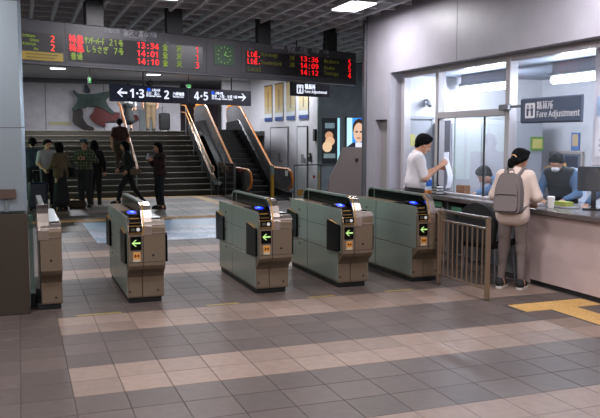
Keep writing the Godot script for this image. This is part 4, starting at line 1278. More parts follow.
func build_office() -> void:
	var white := mat("cabinet_white", Color(0.66, 0.65, 0.67), 0.45)
	var grey := mat("cabinet_grey", Color(0.58, 0.58, 0.60), 0.45)
	# tube lamps in the office
	for a in [[7.0, 10.3, "left"], [7.0, 8.0, "right"], [7.0, 5.6, "unseen"]]:
		var t := thing("tube_lamp", "long glowing tube lamp under the office ceiling, nearer the %s pane" % ("left window" if a[2] == "left" else "fare sign" if a[2] == "right" else "entrance"), "lamp", W(a[0], 2.46, a[1]), 0.0, "office tube lamps")
		part("batten", box(Vector3(0.14, 0.04, 1.36), 0.01, Vector3(0, 0.075, 0)), mat("lamp_housing", Color(0.6, 0.6, 0.6), 0.5), t)
		part("tube", pipe([Vector3(0, 0, -0.65), Vector3(0, 0, 0.65)], 0.055, 12), glow("tube_white", Color(0.86, 0.93, 1.0), 8.0), t)
		part("ceiling_rail", box(Vector3(0.06, 0.15, 1.3), 0.004, Vector3(0, 0.165, 0)), white, t)
		for z: float in [-0.4, 0.0, 0.4]:
			var l := OmniLight3D.new()
			l.name = "light"
			l.light_color = Color(0.88, 0.93, 1.0)
			l.light_energy = OFFICE_LIGHT
			l.light_size = 0.05
			l.omni_range = 30.0
			l.omni_attenuation = 2.0
			l.shadow_enabled = true
			l.position = Vector3(0, -0.1, z)
			t.add_child(l, true)
	# tall lockers along the end wall
	for i in 3:
		var lk := thing("locker", ["tall white locker with a narrow grey edge behind the paper reader", "tall white locker in the middle behind the sliding pane", "tall grey white locker behind the bent over person"][i], "locker", W(6.95 + i * 0.62, 0, 10.98))
		part("carcass", box(Vector3(0.6, 1.95, 0.5), 0.005, Vector3(0, 0.975, 0)), white if i < 2 else grey, lk)
		part("door", box(Vector3(0.56, 1.86, 0.02), 0.004, Vector3(0, 0.98, 0.255)), grey if i == 2 else white, lk)
		part("door_handle", box(Vector3(0.02, 0.12, 0.02), 0.004, Vector3(-0.22, 1.1, 0.27)), mat("black_plastic", Color(0.035, 0.035, 0.04), 0.45), lk)
	# door in the end wall behind the first pane
	var dr := thing("office_door", "white office door with yellow notice behind the first window pane", "door", W(6.28, 0, 11.25))
	part("leaf", box(Vector3(0.62, 1.95, 0.04), 0.004, Vector3(0, 0.975, 0)), grey, dr)
	for sx: float in [-0.33, 0.33]:
		part("jamb", box(Vector3(0.05, 2.0, 0.06), 0.004, Vector3(sx, 1.0, 0)), mat("jamb_grey", Color(0.55, 0.55, 0.57), 0.5), dr)
	part("lintel", box(Vector3(0.71, 0.05, 0.06), 0.004, Vector3(0, 2.0, 0)), mat("jamb_grey", Color(0.55, 0.55, 0.57), 0.5), dr)
	part("yellow_notice", box(Vector3(0.17, 0.2, 0.006), 0.0, Vector3(-0.1, 1.62, 0.024)), mat("notice_yellow", Color(0.72, 0.68, 0.36), 0.7), dr)
	part("knob", ellipsoid(Vector3(0.03, 0.03, 0.03), Vector3(0.24, 1.0, 0.05)), mat("grey_metal", Color(0.5, 0.5, 0.52), 0.4, 0.8), dr)
	# surveillance camera
	var cc := thing("security_camera", "small dome security camera on the end wall behind the glass", "camera", W(6.5, 2.2, 11.3))
	part("mount", box(Vector3(0.06, 0.14, 0.03), 0.006, Vector3(0, 0.05, 0.015)), white, cc)
	part("arm", pipe([Vector3(0, 0.1, 0.02), Vector3(0, 0.1, 0.12)], 0.015, 8), white, cc)
	part("dome", ellipsoid(Vector3(0.06, 0.055, 0.06), Vector3(0, 0.04, 0.13)), grey, cc)
	part("lens", ellipsoid(Vector3(0.035, 0.03, 0.035), Vector3(0, 0.0, 0.15)), mat("black_plastic", Color(0.035, 0.035, 0.04), 0.45), cc)
	# side wall: bulletin board with papers
	var bb := thing("notice_board", "framed notice board with dark photographs on the office side wall", "notice board", W(8.87, 1.12, 10.58), -PI / 2)
	part("frame", box(Vector3(0.86, 0.62, 0.03), 0.006), mat("frame_pale", Color(0.6, 0.55, 0.52), 0.5), bb)
	part("felt", box(Vector3(0.78, 0.54, 0.02), 0.0, Vector3(0, 0, 0.012)), mat("felt", Color(0.35, 0.36, 0.4), 0.9), bb)
	for q in [[-0.2, 0.1, 0.28, 0.26, Color(0.12, 0.13, 0.17)], [0.18, 0.08, 0.32, 0.3, Color(0.16, 0.18, 0.24)], [-0.26, -0.16, 0.2, 0.14, Color(0.5, 0.52, 0.55)]]:
		part("pinned_photo", box(Vector3(q[2], q[3], 0.006), 0.0, Vector3(q[0], q[1], 0.026)), mat("photo%s" % q[0], q[4], 0.5), bb)
	var gp := solo("green_poster", box(Vector3(0.27, 0.24, 0.01)), mat("poster_green", Color(0.35, 0.5, 0.2), 0.7), "small green framed yellow notice on the grey white locker", "notice", W(8.35, 1.56, 10.69))
	part("yellow_sheet", box(Vector3(0.2, 0.16, 0.006), 0.0, Vector3(0, 0, 0.007)), mat("notice_yellow", Color(0.72, 0.68, 0.36), 0.7), gp)
	var bp := solo("blue_poster", box(Vector3(0.2, 0.3, 0.01)), mat("poster_blue", Color(0.3, 0.42, 0.62), 0.7), "small notice with blue border high on the office side wall", "notice", W(8.88, 1.6, 10.36), -PI / 2)
	part("pale_sheet", box(Vector3(0.14, 0.2, 0.006), 0.0, Vector3(0, 0.02, 0.007)), mat("notice_tan", Color(0.7, 0.6, 0.45), 0.7), bp)
	# desk with files and a screen
	var dk := thing("office_desk", "grey office desk behind the counter carrying an envelope and a folder", "desk", W(7.55, 0, 7.9))
	part("desk_top", box(Vector3(0.8, 0.03, 2.2), 0.006, Vector3(0, 0.73, 0)), grey, dk)
	for sz: float in [-1.0, 1.0]:
		part("desk_side", box(Vector3(0.72, 0.71, 0.03), 0.004, Vector3(0, 0.358, sz * 1.05)), grey, dk)
	part("modesty_panel", box(Vector3(0.02, 0.5, 2.05), 0.0, Vector3(-0.3, 0.45, 0)), white, dk)
	var mon := thing("monitor", "dark computer monitor seen from behind on the inner counter edge", "monitor", W(5.86, 0.87, 6.52), deg_to_rad(-60))
	part("monitor_back", box(Vector3(0.36, 0.27, 0.045), 0.015, Vector3(0, 0.34, 0)), mat("monitor_dark", Color(0.06, 0.065, 0.08), 0.5), mon)
	part("monitor_neck", box(Vector3(0.05, 0.2, 0.03), 0.006, Vector3(0, 0.11, 0.0)), wire_mat(), mon)
	part("monitor_foot", box(Vector3(0.2, 0.02, 0.13), 0.006, Vector3(0, 0.01, 0)), wire_mat(), mon)
	var ev := solo("envelope", box(Vector3(0.3, 0.5, 0.012), 0.003, Vector3(0, 0.25, 0)), mat("manila", Color(0.72, 0.5, 0.22), 0.7), "upright manila envelope on the desk behind the clerk", "envelope", W(7.35, 0.785, 8.82), deg_to_rad(-40))
	part("envelope_flap", prism(PackedVector2Array([Vector2(-0.15, 0.5), Vector2(0.15, 0.5), Vector2(0, 0.38)]), 0.006, 0.009), mat("manila_dark", Color(0.62, 0.42, 0.18), 0.7), ev)
	ev.rotation.z = 0.22
	var fl := solo("paper_folder", box(Vector3(0.32, 0.44, 0.01), 0.002, Vector3(0, 0.22, 0)), mat("folder_pale", Color(0.72, 0.74, 0.8), 0.7), "upright pale paper folder beside the monitor", "folder", W(7.28, 0.79, 8.5), deg_to_rad(-42))
	part("folder_tab", box(Vector3(0.08, 0.03, 0.008), 0.0, Vector3(0.08, 0.45, 0)), mat("folder_tab", Color(0.6, 0.62, 0.7), 0.7), fl)
	fl.rotation.z = -0.25
	# ledge with slips behind the glass
	var ld := thing("slip_tray", "low grey tray with yellow slips behind the counter glass", "tray", W(5.76, 0.87, 6.9))
	part("tray_base", box(Vector3(0.14, 0.02, 0.4), 0.004, Vector3(0, 0.01, 0)), grey, ld)
	part("tray_lip", box(Vector3(0.012, 0.05, 0.4), 0.003, Vector3(0.07, 0.025, 0)), grey, ld)
	part("yellow_slips", box(Vector3(0.11, 0.05, 0.2), 0.003, Vector3(0, 0.045, 0.02)), mat("slips_yellow", Color(0.55, 0.58, 0.24), 0.7), ld)
	part("grey_block", box(Vector3(0.11, 0.04, 0.1), 0.003, Vector3(0, 0.04, -0.13)), mat("slips_grey", Color(0.3, 0.31, 0.34), 0.6), ld)
	# white column with a calendar at the right edge
	struct("trim_4", block(5.74, 5.84, 1.36, 2.7, 5.2, 6.44, 0.01), mat("column_white", Color(0.74, 0.73, 0.77), 0.5))
	var cal := thing("calendar", "white wall calendar with a large blue 6 beside the fare sign", "calendar", W(5.735, 1.67, 6.13), -PI / 2)
	part("sheet", box(Vector3(0.5, 0.42, 0.008), 0.0), mat("calendar_paper", Color(0.82, 0.83, 0.87), 0.7), cal)
	part("top_photo", box(Vector3(0.5, 0.2, 0.01), 0.0, Vector3(0, 0.32, 0)), mat("calendar_photo", Color(0.6, 0.68, 0.8), 0.6), cal)
	part("photo_blob", prism(rounded(PackedVector2Array([Vector2(-0.2, 0.26), Vector2(-0.1, 0.25), Vector2(-0.12, 0.36), Vector2(-0.19, 0.38)]), 0.02), 0.005, 0.008), mat("calendar_blob", Color(0.3, 0.36, 0.5), 0.6), cal)
	part("photo_blob", prism(rect(0.0, 0.24, 0.24, 0.4), 0.005, 0.008), mat("calendar_sky", Color(0.38, 0.52, 0.76), 0.6), cal)
	words(cal, "6", -0.12, 0.02, 0.14, mat("calendar_blue", Color(0.2, 0.4, 0.7), 0.6), 0.004, "Droid Sans", true)
	for i in 3:
		words(cal, ["1 2 3 4 5 6 7", "8 9 10 11 12 13 14", "15 16 17 18 19 20 21"][i], -0.2, -0.05 - i * 0.055, 0.028, mat("calendar_ink", Color(0.35, 0.4, 0.5), 0.6), 0.004)
	var bs := thing("blue_sign", "white sign with a blue border standing on the counter at the right edge", "sign", W(5.52, 0.87, 5.86), -PI / 2)
	part("plate", box(Vector3(0.3, 0.4, 0.02), 0.004, Vector3(0, 0.22, 0)), mat("sign_blue", Color(0.08, 0.13, 0.42), 0.5), bs)
	part("sheet", box(Vector3(0.25, 0.33, 0.004), 0.0, Vector3(0, 0.22, 0.012)), mat("sign_sheet", Color(0.75, 0.76, 0.82), 0.6), bs)
	part("stand", box(Vector3(0.2, 0.02, 0.12), 0.004, Vector3(0, 0.01, 0)), mat("grey_metal", Color(0.5, 0.5, 0.52), 0.4, 0.8), bs)


func wire_mat() -> StandardMaterial3D:
	return mat("black_plastic", Color(0.035, 0.035, 0.04), 0.45)


const OFFICE_LIGHT := 0.95


# ---------------------------------------------------------------- hanging boards and signs
const BOARD_TURN := 0.3599


func led_row(b: Node3D, y: float, kind: String, time: String, track: String) -> void:
	words(b, time, 1.70, y, 0.082, led_red, 0.058, "Droid Sans Mono", true, 0, 1.1)
	words(b, track, 2.75, y, 0.092, led_red, 0.058, "Droid Sans Mono", true, 1)
	strokes(b, "金", 2.14, y, 0.09, led_green, 0.06)
	strokes(b, "沢", 2.38, y, 0.09, led_green, 0.06)
	if kind == "普通":
		strokes(b, kind, 0.69, y, 0.09, led_green, 0.06)
	else:
		strokes(b, kind, 0.672, y - 0.005, 0.104, led_red, 0.06, 1.08, 0.085)


func build_boards() -> void:
	var case_m := mat("board_case", Color(0.155, 0.15, 0.165), 0.5, 0.1)
	var screen := mat("board_screen", Color(0.035, 0.028, 0.03), 0.3)
	var grey_ink := mat("board_ink", Color(0.42, 0.42, 0.44), 0.6)
	led_red = glow("led_red", Color(1.0, 0.07, 0.1), 1.15)
	led_green = glow("led_green", Color(0.36, 0.44, 0.03), 0.75)
	var dim_green := glow("led_dim", Color(0.30, 0.30, 0.04), 0.4)
	white_glow = glow("white_letters", Color(0.92, 0.94, 1.0), 1.0)
	var b := thing("departure_board", "long grey hanging train departure board with red and green lit rows and clock", "departure board", W(0.0327, 0, 10.6625), BOARD_TURN)
	part("case", box(Vector3(6.9, 0.575, 0.1), 0.01, Vector3(2.8, 2.937, 0)), case_m, b)
	part("bottom_rail", box(Vector3(6.9, 0.02, 0.14), 0.004, Vector3(2.8, 2.645, -0.01)), mat("board_rail", Color(0.3, 0.3, 0.31), 0.4, 0.5), b)
	for x: float in [0.625, 2.93, 3.61]:
		part("case_joint", box(Vector3(0.008, 0.575, 0.004), 0.0, Vector3(x, 2.937, 0.051)), mat("gasket", Color(0.05, 0.05, 0.06), 0.6), b)
	part("screen", box(Vector3(0.62, 0.24, 0.006), 0.0, Vector3(0.28, 2.93, 0.052)), screen, b)
	part("screen", box(Vector3(2.2, 0.355, 0.006), 0.0, Vector3(1.755, 2.885, 0.052)), screen, b)
	part("screen", box(Vector3(2.46, 0.36, 0.006), 0.0, Vector3(4.91, 2.905, 0.052)), screen, b)
	# left board, in Japanese
	led_row(b, 2.965, "特急", "13:34", "1")
	led_row(b, 2.85, "特急", "14:01", "1")
	led_row(b, 2.735, "普通", "14:10", "3")
	strokes(b, "サンダーバード", 0.90, 2.965, 0.085, led_green, 0.06, 0.5, 0.12)
	words(b, "21", 1.26, 2.965, 0.085, led_green, 0.058, "Droid Sans Mono")
	strokes(b, "号", 1.41, 2.965, 0.085, led_green, 0.06)
	strokes(b, "しらさぎ", 0.91, 2.85, 0.085, led_green, 0.06, 1.03, 0.12)
	words(b, "7", 1.33, 2.85, 0.085, led_green, 0.058, "Droid Sans Mono")
	strokes(b, "号", 1.41, 2.85, 0.085, led_green, 0.06)
	strokes(b, "北陸本線", 1.20, 3.145, 0.06, grey_ink, 0.052)
	strokes(b, "金沢・富山", 1.50, 3.135, 0.082, grey_ink, 0.052)
	strokes(b, "方面", 1.93, 3.145, 0.06, grey_ink, 0.052)
	words(b, "for Kanazawa, Toyama", 1.50, 3.095, 0.026, grey_ink, 0.052)
	# small board at the left end
	words(b, "2", 0.44, 2.94, 0.085, glow("led_orange", Color(1.0, 0.22, 0.1), 1.1), 0.058, "Droid Sans Mono", true, 1)
	words(b, "2", 0.44, 2.825, 0.085, glow("led_orange", Color(1.0, 0.22, 0.1), 1.1), 0.058, "Droid Sans Mono", true, 1)
	words(b, "Echizen-", 0.03, 2.985, 0.036, led_green, 0.058)
	words(b, "Ohno", 0.13, 2.93, 0.036, led_green, 0.058)
	words(b, "Kuzuryu", 0.03, 2.87, 0.036, led_green, 0.058)
	words(b, "-ko", 0.17, 2.82, 0.036, led_green, 0.058)
	var note := part("yellow_notice", box(Vector3(0.56, 0.11, 0.01), 0.0, Vector3(0.3, 2.745, 0.056)), mat("board_notice", Color(0.50, 0.42, 0.10), 0.6), b)
	for i in 2:
		part("notice_line", box(Vector3(0.44 - i * 0.06, 0.012, 0.003), 0.0, Vector3(0.29 - i * 0.02, 2.765 - i * 0.04, 0.062)), mat("notice_ink", Color(0.3, 0.24, 0.06), 0.7), note)
	# right board, in English
	for r in [["Ltd.", "Exp.", "13:36", "Maibara", "5", 2.985, "Shirasagi", "10"], ["Ltd.", "Exp.", "14:09", "Osaka", "5", 2.87, "Thunderbird", "28"], ["Local", "", "14:12", "Tsuruga", "4", 2.755, "", ""]]:
		var y: float = r[5]
		if r[0] == "Local":
			words(b, "Local", 3.72, y, 0.07, dim_green, 0.058, "Droid Sans Mono")
		else:
			words(b, "Ltd", 3.715, y, 0.09, led_red, 0.058, "Droid Sans Mono", true, 0, 0.85)
			words(b, "E.", 3.87, y, 0.09, led_red, 0.058, "Droid Sans Mono", true, 0, 0.85)
		words(b, r[6], 3.99, y + 0.01, 0.06, dim_green, 0.058, "Droid Sans Mono", false, 0, 0.82)
		words(b, r[7], 4.62, y + 0.005, 0.07, dim_green, 0.058, "Droid Sans Mono")
		words(b, r[2], 4.855, y, 0.085, led_red, 0.058, "Droid Sans Mono", true, 0, 1.25)
		words(b, r[3], 5.43, y + 0.01, 0.062, dim_green, 0.058, "Droid Sans Mono")
		words(b, r[4], 6.07, y, 0.1, led_red, 0.058, "Droid Sans Mono", true, 1)
	strokes(b, "北陸本線", 4.25, 3.155, 0.06, grey_ink, 0.052, 1.1)
	strokes(b, "敦賀", 4.58, 3.15, 0.078, grey_ink, 0.052, 1.2)
	strokes(b, "大阪", 4.86, 3.15, 0.078, grey_ink, 0.052, 1.2)
	strokes(b, "京都", 5.14, 3.15, 0.078, grey_ink, 0.052, 1.2)
	strokes(b, "方面", 5.42, 3.155, 0.06, grey_ink, 0.052, 1.1)
	words(b, "for Tsuruga, Osaka, Kyoto", 4.6, 3.11, 0.028, grey_ink, 0.052)
	# column headings
	for q in [[0.72, "  "], [1.78, "Time"], [2.2, "For"], [2.7, "Track"], [3.75, "Train"], [5.0, "Time"], [5.5, "For"], [6.02, "Track"]]:
		words(b, q[1], q[0], 3.07 if q[0] < 3.0 else 3.095, 0.026, grey_ink, 0.052)
	# clock
	var ck := part("clock_face", box(Vector3(0.39, 0.315, 0.012), 0.004, Vector3(3.26, 2.97, 0.054)), glow("clock_green", Color(0.04, 0.16, 0.06), 0.6), b)
	var tick := glow("clock_ticks", Color(0.35, 0.55, 0.2), 0.55)
	for i in 12:
		var a := TAU * i / 12.0
		part("hour_mark", box(Vector3(0.012, 0.026, 0.004), 0.0), tick, ck, Vector3(3.26 + sin(a) * 0.125, 2.97 + cos(a) * 0.125, 0.062), Vector3(0, 0, -a))
	for q in [[2.46, 0.1, 0.013], [1.0, 0.075, 0.016]]:
		var a: float = q[0] * TAU / 12.0 if q[1] < 0.08 else TAU * 17.0 / 60.0
		part("clock_hand", box(Vector3(q[2], q[1], 0.004), 0.0, Vector3(0, q[1] * 0.4, 0)), tick, ck, Vector3(3.26, 2.97, 0.066), Vector3(0, 0, -a))
	for x: float in [1.08, 2.38, 4.11, 5.65]:
		part("hanger", box(Vector3(0.27, 0.55, 0.09), 0.006, Vector3(x, 3.48, -0.02)), mat("hanger_black", Color(0.03, 0.03, 0.035), 0.5), b)
	# platform direction sign
	var navy := mat("sign_navy", Color(0.15, 0.175, 0.28), 0.4)
	var s := thing("platform_sign", "long navy hanging sign with arrows to platforms 1 to 5", "sign", W(3.203, 0, 15.883), BOARD_TURN)
	part("panel", box(Vector3(3.48, 0.335, 0.08), 0.006, Vector3(0.145, 2.555, 0)), navy, s)
	part("left_arrow", arrow(0.11, 0.0), white_glow, s, Vector3(-1.35, 2.562, 0.042))
	part("right_arrow", arrow(0.11, PI), white_glow, s, Vector3(1.62, 2.575, 0.042))
	words(s, "1", -1.19, 2.47, 0.175, white_glow, 0.041, "Droid Sans", true)
	words(s, "3", -0.98, 2.47, 0.175, white_glow, 0.041, "Droid Sans", true)
	words(s, "2", -0.40, 2.47, 0.175, white_glow, 0.041, "Droid Sans", true)
	words(s, "4", 0.34, 2.475, 0.175, white_glow, 0.041, "Droid Sans", true)
	words(s, "5", 0.58, 2.475, 0.175, white_glow, 0.041, "Droid Sans", true)
	for x: float in [-1.015, 0.53]:
		part("dot", prism(rect(-0.022, -0.022, 0.022, 0.022, 0.02), 0.0, 0.004), white_glow, s, Vector3(x, 2.56, 0.042))
	part("divider", box(Vector3(0.014, 0.24, 0.004), 0.0, Vector3(0.2, 2.555, 0.042)), mat("sign_line", Color(0.5, 0.52, 0.6), 0.5), s)
	var blue_g := glow("sign_blue_lit", Color(0.08, 0.35, 0.95), 0.8)
	for x: float in [-0.78, 0.8]:
		part("line_mark", box(Vector3(0.075, 0.065, 0.004), 0.0, Vector3(x + 0.03, 2.645, 0.042)), blue_g, s)
	strokes(s, "北陸本線", -0.68, 2.615, 0.05, white_glow, 0.043, 1.0, 0.08)
	strokes(s, "金沢・富山", -0.81, 2.54, 0.066, white_glow, 0.043, 0.95, 0.08)
	words(s, "for Kanazawa, Toyama", -0.81, 2.492, 0.034, white_glow, 0.041, "Droid Sans", true, 0, 0.68)
	strokes(s, "九頭竜線", -0.18, 2.55, 0.07, white_glow, 0.043)
	words(s, "Kuzuryu Line", -0.18, 2.497, 0.034, white_glow, 0.041, "Droid Sans", true, 0, 0.9)
	strokes(s, "北陸本線", 0.90, 2.615, 0.05, white_glow, 0.043)
	strokes(s, "敦賀・大阪・京都", 0.80, 2.54, 0.066, white_glow, 0.043, 1.05, 0.08)
	strokes(s, "方面", 1.38, 2.545, 0.055, white_glow, 0.043)
	words(s, "for Tsuruga, Osaka, Kyoto", 0.80, 2.49, 0.034, white_glow, 0.041, "Droid Sans", true, 0, 0.95)
	for x: float in [-0.85, 1.36]:
		part("hanging_rod", pipe([Vector3(x, 2.72, 0), Vector3(x, 3.6, 0)], 0.014, 6), mat("hanger_black", Color(0.03, 0.03, 0.035), 0.5), s)
	# hanging fare adjustment sign
	var f := thing("hanging_sign", "small dark hanging fare adjustment sign under the right end of the board", "sign", W(5.4353, 0, 13.982), BOARD_TURN)
	part("panel", box(Vector3(1.0, 0.27, 0.08), 0.006, Vector3(0, 2.612, 0)), mat("sign_dark", Color(0.13, 0.13, 0.22), 0.4), f)
	pictogram(f, -0.3, 2.61, 0.17, 0.041, white_glow, mat("sign_dark", Color(0.13, 0.13, 0.22)))
	strokes(f, "精算所", -0.17, 2.62, 0.095, white_glow, 0.043)
	words(f, "Fare Adjustment", -0.18, 2.525, 0.055, white_glow, 0.041, "Droid Sans", true, 0, 0.98)
	for x: float in [-0.35, 0.35]:
		part("hanging_rod", pipe([Vector3(x, 2.74, 0), Vector3(x, 3.6, 0)], 0.012, 6), mat("hanger_black", Color(0.03, 0.03, 0.035), 0.5), f)
	# exit signs
	for q in [[1.95, 3.32, 22.5, 0.09, 0.2, "small green lit exit sign seen edge on above the wall relief"], [4.72, 3.06, 22.0, 0.13, 0.36, "green lit exit sign above the platform sign near the escalator"]]:
		var e := thing("exit_sign", q[5], "exit sign", W(q[0], q[1], q[2]), 0.0, "exit signs")
		part("box", box(Vector3(q[3], q[4], 0.1), 0.01), mat("exit_case", Color(0.5, 0.52, 0.5), 0.5), e)
		part("lit_face", box(Vector3(q[3] - 0.02, q[4] - 0.03, 0.01), 0.0, Vector3(0, 0, 0.052)), glow("exit_green", Color(0.35, 0.75, 0.45), 0.7), e)
		part("running_figure", box(Vector3(q[3] * 0.35, q[4] * 0.4, 0.004), 0.0, Vector3(0, 0.02, 0.058)), glow("exit_white", Color(0.85, 1.0, 0.85), 0.9), e)
		part("rod", pipe([Vector3(0, q[4] / 2, 0), Vector3(0, 3.76 - q[1], 0)], 0.01, 6), mat("hanger_black", Color(0.03, 0.03, 0.035), 0.5), e)


# ---------------------------------------------------------------- stairs, escalator and the stair hall
func tread(d: float) -> float:
	return 0.0 if d < 21.4 else 1.9 / 12.0 * (floorf((d - 21.4) / 0.32) + 1.0)


func build_stairs() -> void:
	var t := thing("staircase", "wide dark staircase with pale step edges rising to the upper landing", "staircase")
	var stone := grained("step_stone", Color(0.225, 0.205, 0.18), 0.6, 0.0, 0.25, 0.04, 1.5)
	var edge := mat("step_edge", Color(0.36, 0.325, 0.275), 0.6)
	var rise := 1.9 / 12.0
	for i in 12:
		var d := 21.4 + 0.32 * i
		var y := rise * (i + 1)
		var st := part("step", block(-1.58, 5.3, maxf(0.0, y - rise * 2.0), y, d, d + 0.33 + (0.3 if i < 11 else 0.0), 0.004), stone, t)
		part("step_edge", block(-1.58, 5.3, y - 0.028, y + 0.003, d - 0.012, d + 0.045, 0.003), edge, st)
	var gold := mat("rail_gold", Color(0.50, 0.33, 0.15), 0.35, 0.5)
	var slope := 1.9 / 3.52
	# handrails on the right and in the middle
	var rails := thing("handrail", "double brass handrail along the right side of the stairs", "handrail")
	for h: float in [0.85, 0.62]:
		part("rail", pipe([W(5.2, h - 0.12, 20.95), W(5.2, h, 21.05), W(5.2, h + 0.02, 21.3), W(5.2, h + slope * 3.5, 24.8), W(5.2, h + 1.92, 25.4)], 0.022, 8), gold, rails)
	for i in 4:
		var dd := 21.3 + i * 1.15
		part("post", pipe([W(5.2, tread(dd), dd), W(5.2, maxf(0.0, (dd - 21.4) * slope) + 0.86, dd)], 0.016, 6), mat("grey_metal", Color(0.5, 0.5, 0.52), 0.4, 0.8), rails)
	var mid := thing("handrail", "orange brown handrail in the middle of the stairs", "handrail")
	part("rail", pipe([W(3.08, 0.72, 21.2), W(3.08, 0.88, 21.35), W(3.08, 0.88 + slope * 3.4, 24.8), W(3.08, 2.8, 25.3)], 0.035, 8), mat("rail_orange", Color(0.58, 0.36, 0.18), 0.45), mid)
	for i in 4:
		var dd := 21.45 + i * 1.12
		part("post", pipe([W(3.08, tread(dd), dd), W(3.08, (dd - 21.4) * slope + 0.86, dd)], 0.018, 6), mat("grey_metal", Color(0.5, 0.5, 0.52), 0.4, 0.8), mid)
	# escalator
	var e := thing("escalator", "escalator with orange brown handrails right of the stairs", "escalator")
	var path := [[18.95, 0.3], [18.74, 0.37], [18.63, 0.56], [18.72, 0.75], [18.95, 0.83], [20.15, 0.83], [20.5, 0.91], [23.5, 2.62], [23.9, 2.75], [25.0, 2.76], [25.25, 2.66], [25.3, 2.46], [25.2, 2.26]]
	var inner_m := mat("escalator_panel", Color(0.42, 0.41, 0.42), 0.3, 0.6)
	var clad := grained("escalator_clad", Color(0.52, 0.52, 0.53), 0.24, 0.8, 0.15, 0.04, 2.0)
	var belt := mat("escalator_belt", Color(0.72, 0.42, 0.10), 0.45)
	var dark := mat("escalator_dark", Color(0.03, 0.03, 0.033), 0.5)
	for x: float in [5.62, 6.75]:
		var poly := PackedVector2Array()
		var pts := []
		for q in path:
			poly.append(Vector2(-float(q[0]), float(q[1]) - 0.03))
			pts.append(W(x, q[1], q[0]))
		for q in [[25.3, 1.9], [24.2, 1.9], [20.7, 0.0], [18.8, 0.0]]:
			poly.append(Vector2(-float(q[0]), q[1]))
		var bal := part("balustrade", along_x(poly, x - 0.025, x + 0.025), clad if x < 6 else inner_m, e)
		part("skirt", along_x(PackedVector2Array([Vector2(-18.85, 0.0), Vector2(-18.85, 0.22), Vector2(-20.3, 0.3), Vector2(-23.7, 2.25), Vector2(-25.2, 2.2), Vector2(-25.2, 1.9), Vector2(-23.9, 1.9), Vector2(-20.5, 0.0)]), x - 0.06, x + 0.06), mat("escalator_skirt", Color(0.12, 0.12, 0.125), 0.3, 0.7), bal)
		part("handrail", pipe(pts, 0.034, 8), belt, e)
		for dd: float in [20.6, 21.8, 23.0]:
			part("panel_joint", box(Vector3(0.054, 0.5, 0.01), 0.0), dark, bal, W(x, 0.42 + (dd - 20.4) * 0.577, dd))
	part("white_notice", box(Vector3(0.012, 0.14, 0.2), 0.0, W(6.69, 0.72, 18.95)), mat("label_white", Color(0.8, 0.8, 0.78), 0.6), e)
	part("red_notice", box(Vector3(0.02, 0.1, 0.28), 0.0, W(5.56, 0.8, 19.5)), mat("notice_red", Color(0.5, 0.1, 0.1), 0.6), e)
	part("landing_plate", block(5.67, 6.70, 0.0, 0.03, 18.9, 20.3, 0.004), mat("comb_plate", Color(0.16, 0.16, 0.17), 0.35, 0.7), e)
	for i in 13:
		var dd := 20.3 + i * 0.29
		var y := maxf(0.03, (dd + 0.25 - 20.3) * 0.52)
		var sp := part("moving_step", block(5.69, 6.68, maxf(0.0, y - 0.3), y, dd, dd + 0.4, 0.004), dark, e)
		part("step_line", block(5.69, 6.68, y - 0.004, y + 0.002, dd - 0.003, dd + 0.02), mat("escalator_line", Color(0.10, 0.10, 0.09), 0.6), sp)
	# dark glass screen between the stairs and the escalator foot
	var g := thing("stair_screen", "dark panel screen between the stair foot and the escalator", "screen", W(5.42, 0, 20.4))
	part("panel", box(Vector3(0.05, 0.95, 1.7), 0.006, Vector3(0, 0.5, 0)), mat("screen_dark", Color(0.05, 0.05, 0.055), 0.15), g)
	for z: float in [-0.85, 0.0, 0.85]:
		part("post", box(Vector3(0.06, 1.0, 0.04), 0.004, Vector3(0, 0.5, z)), mat("pilaster", Color(0.38, 0.38, 0.40), 0.35, 0.6), g)
	struct("trim_5", along_x(PackedVector2Array([Vector2(-21.3, 0), Vector2(-21.3, 0.3), Vector2(-24.9, 2.2), Vector2(-24.9, 0)]), 5.3, 5.44), mat("stringer", Color(0.12, 0.115, 0.11), 0.4))


